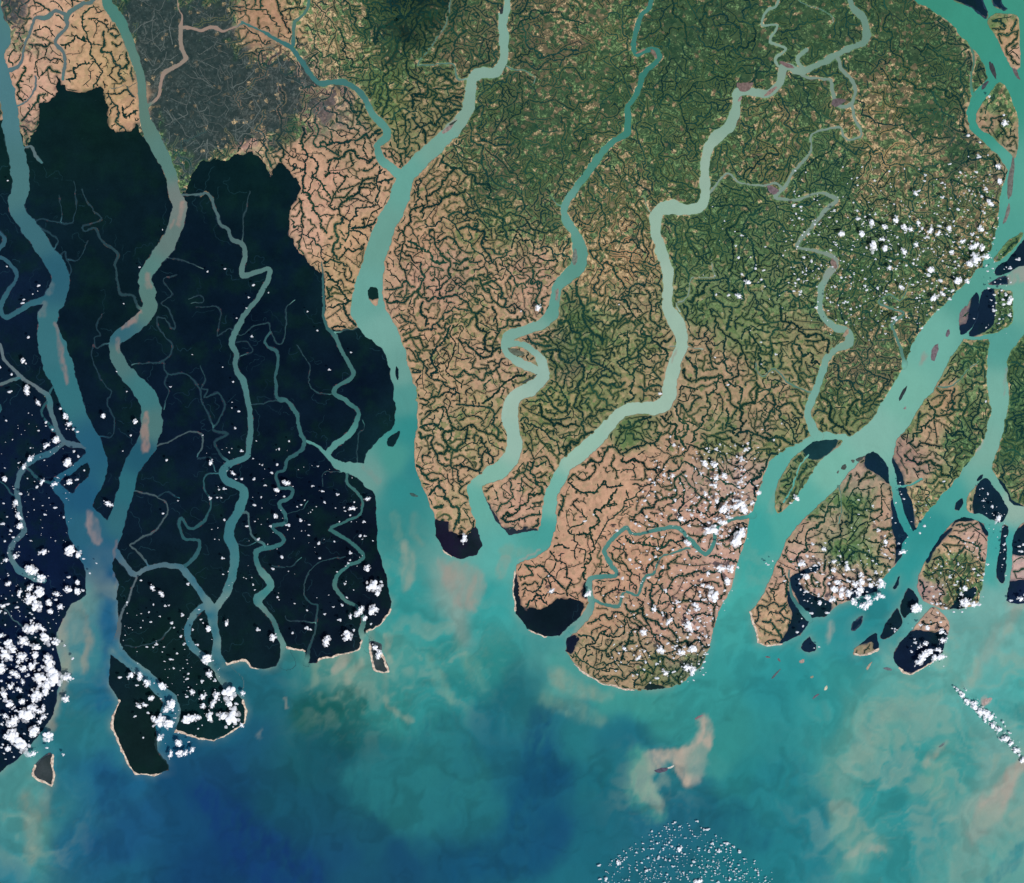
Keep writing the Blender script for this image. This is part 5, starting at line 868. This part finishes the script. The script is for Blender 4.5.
for n_, (j, i) in enumerate(np.concatenate([cand[:30000], cand[:170000]])):
    big = n_ < 30000
    if blk['sep'][j,i] or (big and prim[j,i]): continue
    x, y = XA+i+.5, YA+j+.5; D, G = zone(x, y)
    sv = .5+.5*svl[j][i]
    if vr.random() > (.30+D*1.1)*max(.0, 1.2-1.18*G) or urb[j][i] > .4: continue
    sep = max(3.0, (8.0-7.6*D-.6*G)*(.66+.62*sv)); base_th = thl[j][i]+(0 if vr.random() < .6 else math.pi/2)+vr.gauss(0,.35)
    own = vr.choice((1,9,14,14)) ; L = int(vr.uniform(8,30)*(1.15-.6*G)) if not big else vr.randint(30,90)
    A = walk(x, y, base_th, L, own); B = walk(x, y, base_th+math.pi, L, own)
    pts = A[::-1]+B[1:]
    if len(pts) < 5: continue
    wd_ = (vr.uniform(1.4,2.4)*(1-.45*G) if big else vr.uniform(.45,1.45)*(1-.3*G))*(.66+.9*D); CURVES.append((pts, wd_, D, G))
    q = min(23, max(3, int(round(sep*2*vr.uniform(.75,1.15)))))
    for (a, b2) in pts[::1 if q < 6 else 2]: stamp(blk['sep'], a, b2, q)
    for (a, b2) in pts: stamp(blk['join'], a, b2, 2)
    if big:
        for (a, b2) in pts[::4]: stamp(prim, a, b2, 23)
    k = vr.randint(2,5)
    while k < len(pts)-2:                                            # short side spurs
        a, b2 = pts[k]; t2 = math.atan2(pts[k+1][1]-b2, pts[k+1][0]-a)+vr.choice((-1,1))*vr.uniform(1.,2.); n = vr.randint(2, 5)
        tw = [(a+math.cos(t2)*m_*.9, b2+math.sin(t2)*m_*.9) for m_ in range(n+1)]
        if all(okl[min(max(int(q[1]-YA),0),bh-1)][min(max(int(q[0]-XA),0),bw_-1)] for q in tw): CURVES.append((tw, wd_*.8, D, G))
        k += vr.randint(3,9)
print('tree lines', len(CURVES), sum(len(c[0]) for c in CURVES))
def ribbons(name, curves, grow, z, seed, colour):
    V = []; Fq = []; A = []; n = 0; r = np.random.RandomState(seed)
    for c, (pts, wd_, D, G) in enumerate(curves):
        P = np.array(pts); k = len(P)
        if k > 4: P[1:-1] = .15*P[:-2]+.7*P[1:-1]+.15*P[2:]
        T = np.gradient(P, axis=0); T /= np.linalg.norm(T,axis=1)[:,None]+1e-9; N = np.stack([-T[:,1],T[:,0]],1)
        s = np.arange(k); env = np.minimum(1, np.minimum(s+.6, k-s-.4)/2.2); 
        wl = (wd_*r.uniform(.3,1.5,k)*env+grow)/2; wr = (wd_*r.uniform(.3,1.5,k)*env+grow)/2
        q = np.stack([P+N*wl[:,None], P-N*wr[:,None]],1).reshape(-1,2); zz = z+.0016*r.rand()
        V.append(np.stack([GX(q[:,0]),GY(q[:,1]),np.full(len(q),zz)],1)); i = np.arange(k-1)*2+n
        Fq.append(np.stack([i, i+1, i+3, i+2],1)); n += 2*k
        A.append(np.repeat(colour(P, D, G, r),2,0))
    o = mesh_obj(name, np.concatenate(V), {4:np.concatenate(Fq)}, M_TREES, {'soil': np.concatenate(A)}); 
    return o
def tree_colour(P, D, G, r):
    return veg_colour(P[:,0],P[:,1])*r.uniform(.85,1.5)*(1+.5*G)
def fringe_colour(P, D, G, r):
    L = land_at(P[:,0],P[:,1]); g = alb((72,92,56)); s = L[:,:3]; k = np.clip(.30+.5*L[:,5:6]+.35*fbm(P[:,0]/14,P[:,1]/14,185,2)[:,None],0,.85); return s+(g-s)*k
fr = [c for c in CURVES if vr.random() < .55+.4*c[2]]
o = ribbons('garden_plots', fr, 2.2, LAND_Z+.003, 5, fringe_colour); tag(o, 'olive green gardens and plots bordering the dark tree lines across the farmland', 'garden plots', kind='stuff')
o = ribbons('tree_lines', CURVES, .25, LAND_Z+.006, 6, tree_colour); tag(o, 'dark green winding tree lines along canals all over the farmland', 'tree lines', kind='stuff')

FOM = (np.minimum(FALL, LALL)[::2, ::2] > 2.5); fl = FOM.tolist(); RFl = RF[::2, ::2]
hair = []; taken = np.zeros((bh,bw_), bool)
cand = np.argwhere((RFl > -2.2)&(RFl < -1.0)&(FALL[::2,::2] > 2)&(LALL[::2,::2] > .2)); np.random.RandomState(8).shuffle(cand)
def hairwalk(x, y, th, L, w0):
    pts = []; b_ = 0
    for k in range(L):
        i, j = int(x-XA), int(y-YA)
        if not (2 < i < bw_-2 and 2 < j < bh-2): break
        if k > 2 and (RFl[j,i] > -1.6 or not fl[j][i] or taken[j,i]): break
        pts.append((x, y)); th += vr.gauss(0,.42)+.32*math.sin(k*.55+b_)
        if vr.random() < .06: b_ += vr.uniform(1,3)
        x += math.cos(th)*.9; y += math.sin(th)*.9
    if len(pts) < 7: return
    for k, (a, b2) in enumerate(pts):
        if k > 2: stamp(taken, a, b2, 7)
    hair.append((pts, w0, 0, 0))
    for k in range(6, len(pts)-3, 7):
        if vr.random() < .6: hairwalk(pts[k][0]+math.cos(th+1.6)*3.9, pts[k][1]+math.sin(th+1.6)*3.9, th+vr.choice((-1,1))*1.3, int(L*.5), w0*.75)
for (j, i) in cand[:420]:
    gx_, gy_ = RFl[j,min(i+2,bw_-1)]-RFl[j,i-2], RFl[min(j+2,bh-1),i]-RFl[j-2,i]
    if not taken[j,i]: hairwalk(XA+i+.5, YA+j+.5, math.atan2(-gy_,-gx_)+vr.gauss(0,.3), vr.randint(12,52), vr.uniform(.45,.85))
def hair_colour(P, D, G, r): return forest_colour(P[:,0],P[:,1])+alb((16,36,42))*r.uniform(.5,1.3)
o = ribbons('tidal_creeks', hair, .05, LAND_Z+.022, 9, hair_colour); tag(o, 'hair-thin winding tidal creeks branching through the dark mangrove forest', 'tidal creeks', kind='stuff')
print('hair creeks', len(hair))

# streets of the grey town, thin and pale
roads = []
ucand = np.argwhere((np.array(urb) > .55) & OKM); np.random.RandomState(4).shuffle(ucand)
for (j, i) in ucand[:150]:
    x, y = XA+i+.5, YA+j+.5; th = vr.choice((.2,1.75,1.0))+vr.gauss(0,.25); pts = []
    for k in range(vr.randint(8,40)):
        ii, jj = int(x-XA), int(y-YA)
        if not (1 < ii < bw_-2 and 1 < jj < bh-2) or not okl[jj][ii] or urb[jj][ii] < .2: break
        pts.append((x,y)); th += vr.gauss(0,.16)+(vr.choice((-1.2,1.2)) if vr.random() < .04 else 0); x += math.cos(th); y += math.sin(th)
    if len(pts) > 6: roads.append((pts, vr.uniform(.3,.75), 0, 0))
def road_colour(P, D, G, r): return np.tile(alb((88,96,94))*r.uniform(.7,1.4), (len(P),1))
o = ribbons('streets', roads, .1, LAND_Z+.008, 12, road_colour); tag(o, kind='structure')

# ---------------------------------------------------------------- islands
for lab, poly, forest, beach in ISLANDS:
    sp = smooth(poly, 5, True) if len(poly) < 14 else np.array(poly, float)
    s, w = polysdf([(p[0],p[1]) for p in sp]); big = len(poly) > 14
    F = np.minimum(s, -WATERCUT[w]) if big or 'bank filling' in lab or lab.startswith('triangular') or 'pink land at' in lab else s
    X = F.shape
    o = land_piece('island', F, w, LAND_Z, -.02, M_LAND, 'land', F)
    if o is None: print('EMPTY', lab); continue
    tag(o, lab, 'island')
    bF = None
    if beach:
        tmp = np.full((NY,NX), -9., np.float32); stroke(tmp, [(p[0],p[1],2.3+.7*math.sin(i*2.3)) for i, p in enumerate(smooth(beach,5))]); bF = tmp[w]
        c = land_piece('beach', largest(np.minimum(F+.9, bF)), w, LAND_Z+.01, -.015, M_BEACH, 'sand', parent=o)
    if forest:
        if forest == 'all': ff = F-.35-.3*np.clip(vnoise(MX[w]/3,MY[w]/3,141),-1,1)
        elif forest == 'in': ff = F-1.6-.8*vnoise(MX[w]/3,MY[w]/3,141)
        else:
            ff = np.full(X, -9., np.float32)
            for fp in forest:
                q, _ = polysdf([tuple(v) for v in smooth(fp,4,True)], w); ff = np.maximum(ff, q)
            ff = np.minimum(ff, F-.35)
        if bF is not None: ff = np.minimum(ff, -bF)
        land_piece('mangrove_forest', ff, w, LAND_Z+.02, LAND_Z-.004, M_FOREST, 'forest', parent=o)
# the small isle enclosed by a loop of creeks keeps its own pale shore
# ---------------------------------------------------------------- sandbars
barm = {}
for i, (cx, cy, a, bb_, ang, col, lab) in enumerate(BARS):
    nr, na = 5, 36; V = [(cx, cy, 1.)]; th = np.linspace(0, 2*math.pi, na, endpoint=False); A = math.radians(ang); r0 = np.random.RandomState(i)
    ph = r0.rand(4)*6.28; prof = 1+.10*np.sin(2*th+ph[0])+.09*np.sin(3*th+ph[1])+.06*np.sin(5*th+ph[2])+.04*np.sin(9*th+ph[3]); bend = r0.uniform(-.25,.25)
    for r in range(1, nr+1):
        q = r/nr
        for tt, pf in zip(th, prof):
            u = a*q*math.cos(tt)*pf; v = bb_*q*math.sin(tt)*pf*(1-.25*math.cos(tt))+bend*bb_*((u/a)**2*2-1)*q
            V.append((cx+u*math.cos(A)-(-v)*(-math.sin(A))*-1*0+v*math.sin(A), cy-u*math.sin(A)+v*math.cos(A), 1-q*q))
    V = np.array(V); f3 = [[0, 1+(k+1)%na, 1+k] for k in range(na)]; f4 = []
    for r in range(nr-1):
        for k in range(na): f4.append([1+r*na+k, 1+r*na+(k+1)%na, 1+(r+1)*na+(k+1)%na, 1+(r+1)*na+k])
    c = tuple(int(q+(sum(col)/3*.99-q)*.5) for q in col)
    if c not in barm: barm[c] = make_sand_material('mud', tuple(int(q*.86) for q in c), tuple(min(255,int(q*1.1)) for q in c))
    z0 = RIV_Z+.001 if landF[int((cy-YA)/H), int((cx-XA)/H)] < -2.5 else LAND_Z+.002
    o = mesh_obj('sandbar', np.stack([GX(V[:,0]), GY(V[:,1]), z0+.03*V[:,2]-.002],1), {3:np.array(f3)[:,::-1],4:np.array(f4)[:,::-1]}, barm[c], smoothf=True)
    # (faces point up)
    if o.data.polygons[0].normal.z < 0: o.data.flip_normals()
    tag(o, lab, 'sandbar')

# ---------------------------------------------------------------- clouds
import bmesh
def lump(seed, n, elong):
    r = np.random.RandomState(seed); bm = bmesh.new()
    for k in range(n*3+n//2):
        core = k < n
        a = r.rand()*6.28; d = (r.rand()**.7*.36 if core else r.uniform(.15,.52)) if k else 0.
        rad = (r.uniform(.09,.17) if core else r.uniform(.05,.13)) if k else .19
        cx, cy, cz = d*math.cos(a)*elong, d*math.sin(a)/elong, (r.uniform(-.02,.14)*(1-d) if core else r.uniform(-.05,.0))
        if k >= n*3: rad = r.uniform(.16,.24); cx *= .9; cy *= .9; cz = -.06
        nf = len(bm.faces); ret = bmesh.ops.create_icosphere(bm, subdivisions=2 if core else 1, radius=rad)
        vs = ret['verts']; P = np.array([v.co[:] for v in vs]); nn = fbm(P[:,0]/rad*1.6+seed*3+k*7, P[:,1]/rad*1.6+P[:,2]/rad*1.3, 151, 3)
        for v, q in zip(vs, nn):
            s = 1+.26*q; v.co = (v.co.x*s+cx, v.co.y*s+cy, max(v.co.z*s*.8, -.10)+cz)
        bm.faces.ensure_lookup_table()
        for f in bm.faces[nf:]: f.smooth = True; f.material_index = 0 if core else 1 if k < n*3 else 2
    me = bpy.data.meshes.new('cloud'); bm.to_mesh(me); bm.free(); me.materials.append(M_CLOUD); me.materials.append(M_VEIL); me.materials.append(M_HALO); return me
PUFFS = [lump(s, n, e) for s, (n, e) in enumerate([(8,1),(10,1.2),(12,1),(9,.8),(14,1.3),(11,.85),(15,1),(12,1.15),(9,1.3),(13,.9)])]
CLZ = 1.35
def base_height(x, y): return .32 if (y > 815 and x > 560) else .5 if (x > 940 and y > 680) else CLZ
cl = []
for x0, y0, sc, s in CL:
    for r in s.split(';'):
        a, b_, c = [float(v) for v in r.split(',')]; cl.append((x0+a/sc, y0+b_/sc, c/sc))
out = []
for c in sorted(cl, key=lambda c: -c[2]):                          # the tiles overlap: drop what was traced twice
    if all((c[0]-d[0])**2+(c[1]-d[1])**2 > (max(.34*max(c[2],d[2]),.9))**2 for d in out): out.append(c)
cl = out[:]
small = cl[300:]; cl = cl[:300]
tr = random.Random(5)
def inside(p, poly):
    r = False
    for (ax,ay),(bx,by) in zip(poly, poly[1:]+poly[:1]):
        if (ay > p[1]) != (by > p[1]) and p[0] < ax+(bx-ax)*(p[1]-ay)/(by-ay): r = not r
    return r
cut = cl[-1][2]
for poly, n, (s0, s1) in TINY:
    X0,X1 = min(p[0] for p in poly),max(p[0] for p in poly); Y0,Y1 = min(p[1] for p in poly),max(p[1] for p in poly); k = 0
    while k < n:
        p = (tr.uniform(X0,X1), tr.uniform(Y0,Y1))
        if inside(p, poly): small.append((p[0],p[1],min(cut, s0+(s1-s0)*tr.random()**2.2))); k += 1
LMK = [(10,415,'by the creeks at the upper left bank'),(60,430,'beside the forked creek on the left'),(35,500,'along the winding creek at far left'),(70,490,'above the western river fork'),(15,560,'north of the left cloud field'),(75,555,'near the meeting of the western rivers'),(10,620,'at the upper edge of the left cloud field'),(45,625,'by the mudflats of the left cloud field'),(12,665,'in the middle of the left cloud field'),(50,680,'on the shore edge of the left cloud field'),(20,710,'low in the left cloud field'),(15,745,'at the bottom of the left cloud field'),(50,745,'above the small sand-rimmed island'),
 (140,680,'over the channel behind the long mangrove island'),(165,720,'at the bay beside the long mangrove island'),(200,710,'over the western beach peninsula'),(232,705,'on the rounded tip of the beach peninsula'),(165,600,'south of the curved forest creek'),(195,640,'around the small creek-ringed isle'),(130,430,'between the two western rivers'),(150,500,'on the right bank of the western fork'),(230,420,'by the long straight forest creek'),(230,490,'by the large bend of the forest creek'),(285,480,'over the S-shaped forest creek'),(300,530,'in the heart of the southern forest'),(350,510,'inside the eastern forest edge'),(375,585,'near the forest coast by the estuary'),(270,630,'on the forest coast of the middle bay'),(335,630,'on the forest coast behind the wedge island'),(370,610,'at the creek mouth behind the wedge island'),(375,650,'above the wedge island'),
 (20,290,'over the upper left forest'),(150,260,'beside the second river in the forest'),(250,290,'by the zigzag forest creek'),(320,330,'in the forest near the field boundary'),
 (463,540,'over the dark forest tip'),(700,465,'above the dry farmland'),(675,475,'over dry farmland west of the haze'),(720,485,'over farmland beside the wide estuary'),(740,510,'on the left bank of the wide estuary'),(650,520,'over the farmland creek'),(710,530,'where the farmland creek bends sharply'),(738,545,'where the farmland creek meets the estuary'),(680,560,'over the fields below the farmland creek'),(720,590,'on the estuary side of the southern cape'),(650,620,'in the middle of the southern cape'),(690,640,'on the lower right of the southern cape'),(665,670,'by the beach of the southern cape'),(540,590,'over the small western cape'),(620,580,'between two farmland creeks'),
 (800,560,'at the left of the largest eastern island'),(810,590,'over the mangrove of the largest eastern island'),(850,570,'over the fields of the largest eastern island'),(830,600,'on the lower fringe of the largest eastern island'),(870,605,'off the lower shore of the largest eastern island'),(885,550,'on the right side of the largest eastern island'),(915,610,'beside the teardrop mangrove islet'),(945,580,'on the left of the rounded farm island'),(970,560,'on the right of the rounded farm island'),(965,605,'on the lower shore of the rounded farm island'),(920,645,'over the dark rounded island'),(940,635,'on the cloudy flank of the dark rounded island'),(990,500,'over the island between forking channels'),(1010,560,'near the long narrow island'),(1015,600,'at the dark land on the right edge'),
 (965,695,'at the head of the diagonal cloud line'),(985,715,'in the middle of the diagonal cloud line'),(1010,745,'at the tail of the diagonal cloud line'),(850,235,'at the left of the upper right field'),(880,230,'in the upper middle of the upper right field'),(910,230,'in the heart of the upper right field'),(940,235,'right of the heart of the upper right field'),(970,235,'by the great river in the upper right'),(975,262,'on the bank of the great eastern river'),(890,270,'low in the upper right field'),(930,275,'at the lower edge of the upper right field'),(955,285,'lining the left bank of the great river'),(1005,305,'over the cloudy green island'),(985,170,'near the green teardrop island'),(745,280,'over the green country in the middle right'),(815,260,'around the eastern winding creek'),(780,300,'west of the eastern winding creek'),(770,430,'north of the wide estuary head'),(880,195,'in the speckled country at upper right'),
 (620,870,'at the left of the bottom puff swarm'),(680,850,'in the middle of the bottom puff swarm'),(720,845,'at the upper right of the bottom puff swarm'),(745,870,'at the lower right of the bottom puff swarm'),(540,310,'beside the middle river'),(1020,260,'over the black island at the right edge')]
def size_word(d): return 'huge' if d > 13 else 'large' if d > 9 else 'middling' if d > 6 else 'small' if d > 4.4 else 'tiny'
ORD = ['','','second','third','fourth','fifth','sixth','seventh','eighth','ninth','tenth','eleventh','twelfth','thirteenth','fourteenth']
grp = {}
for c in cl:
    l = min(range(len(LMK)), key=lambda i: (LMK[i][0]-c[0])**2+(LMK[i][1]-c[1])**2); grp.setdefault((l, size_word(c[2])), []).append(c)
k = 0
for (l, sw), cs in grp.items():
    cs.sort(key=lambda c: c[0])
    for n, c in enumerate(cs):
        o = bpy.data.objects.new('cloud', PUFFS[k % len(PUFFS)]); COL.objects.link(o); k += 1
        r = random.Random(k*13); d = c[2]*S*1.05
        o.location = (GX(c[0]), GY(c[1]), base_height(c[0],c[1])+.1*r.random()); o.rotation_euler = (0,0,r.random()*6.28); o.scale = (d*r.uniform(.95,1.2), d*r.uniform(.8,1.05), min(d*.8, .5+d*.25))
        pos = '' if len(cs) == 1 else ('leftmost ' if n == 0 else 'rightmost ' if n == len(cs)-1 else ORD[n+1]+' ')
        lab = (pos+sw+' white cloud '+LMK[l][2]) if not pos else (pos+'of the '+sw+' white clouds '+LMK[l][2] if n in (0,len(cs)-1) else pos.strip()+' from left of the '+sw+' clouds '+LMK[l][2])
        tag(o, lab, 'cloud', 'scattered white cumulus clouds')
# the swarm of puffs too small and many to take one by one
VV = []; F3 = []; nv = 0
tb = []
for s in range(5):
    bm = bmesh.new()
    for q in range(3):
        rr = random.Random(s*9+q); ret = bmesh.ops.create_icosphere(bm, subdivisions=1, radius=.3 if q == 0 else .22)
        dx, dy = (0,0) if q == 0 else (rr.uniform(-.3,.3), rr.uniform(-.3,.3))
        for v in ret['verts']:
            j = 1+rr.uniform(-.18,.18); v.co = (v.co.x*j+dx, v.co.y*j+dy, v.co.z*j*.7)
    tb.append((np.array([v.co[:] for v in bm.verts]), np.array([[v.index for v in f.verts] for f in bm.faces]))); bm.free()
for (x, y, d) in small:
    P, f = tb[tr.randrange(5)]; a = tr.random()*6.28; dd = d*S*1.1
    R = P@np.array([[math.cos(a),math.sin(a),0],[-math.sin(a),math.cos(a),0],[0,0,1]])*np.array([dd*tr.uniform(.9,1.5),dd*tr.uniform(.7,1.1),dd])
    VV.append(R+np.array([GX(x),GY(y),base_height(x,y)+.1*tr.random()])); F3.append(f+nv); nv += len(P)
o = mesh_obj('cloud_puffs', np.concatenate(VV), {3:np.concatenate(F3)}, M_PUFF, smoothf=True)
tag(o, 'countless tiny white cloud puffs strewn between the larger clouds', 'cloud puffs', kind='stuff')

# ---------------------------------------------------------------- daylight and camera
EL = math.radians(52); AZX, AZY = .64, -.77                       # the sun stands in the south-east
wd = bpy.data.worlds.new('World'); scn.world = wd; wd.use_nodes = True; n = wd.node_tree.nodes; l = wd.node_tree.links
sky = n.new('ShaderNodeTexSky'); sky.sky_type = 'NISHITA'; sky.sun_disc = False; sky.sun_elevation = EL; sky.sun_rotation = math.atan2(AZX, AZY)
n['Background'].inputs['Strength'].default_value = .12; l.new(sky.outputs[0], n['Background'].inputs['Color'])
from mathutils import Vector
ld = bpy.data.lights.new('sun', 'SUN'); ld.energy = 3.45; ld.angle = math.radians(.53); ld.color = (1.,.96,.90)
lo = bpy.data.objects.new('sun', ld); COL.objects.link(lo); d = Vector((AZX*math.cos(EL), AZY*math.cos(EL), math.sin(EL))); lo.rotation_euler = d.to_track_quat('Z','Y').to_euler(); lo.location = (60,-80,100)
cd = bpy.data.cameras.new('camera'); cam = bpy.data.objects.new('camera', cd); COL.objects.link(cam); scn.camera = cam
cam.location = (0,0,786.); cd.sensor_width = 36; cd.sensor_fit = 'HORIZONTAL'; cd.lens = 18*786./(512*S); cd.clip_start = 10; cd.clip_end = 4000
scn.view_settings.view_transform = 'Standard'; scn.view_settings.look = 'None'; scn.view_settings.exposure = 0; scn.view_settings.gamma = 1
scn.cycles.transparent_max_bounces = 48
scn.render.resolution_x = 1024; scn.render.resolution_y = 883
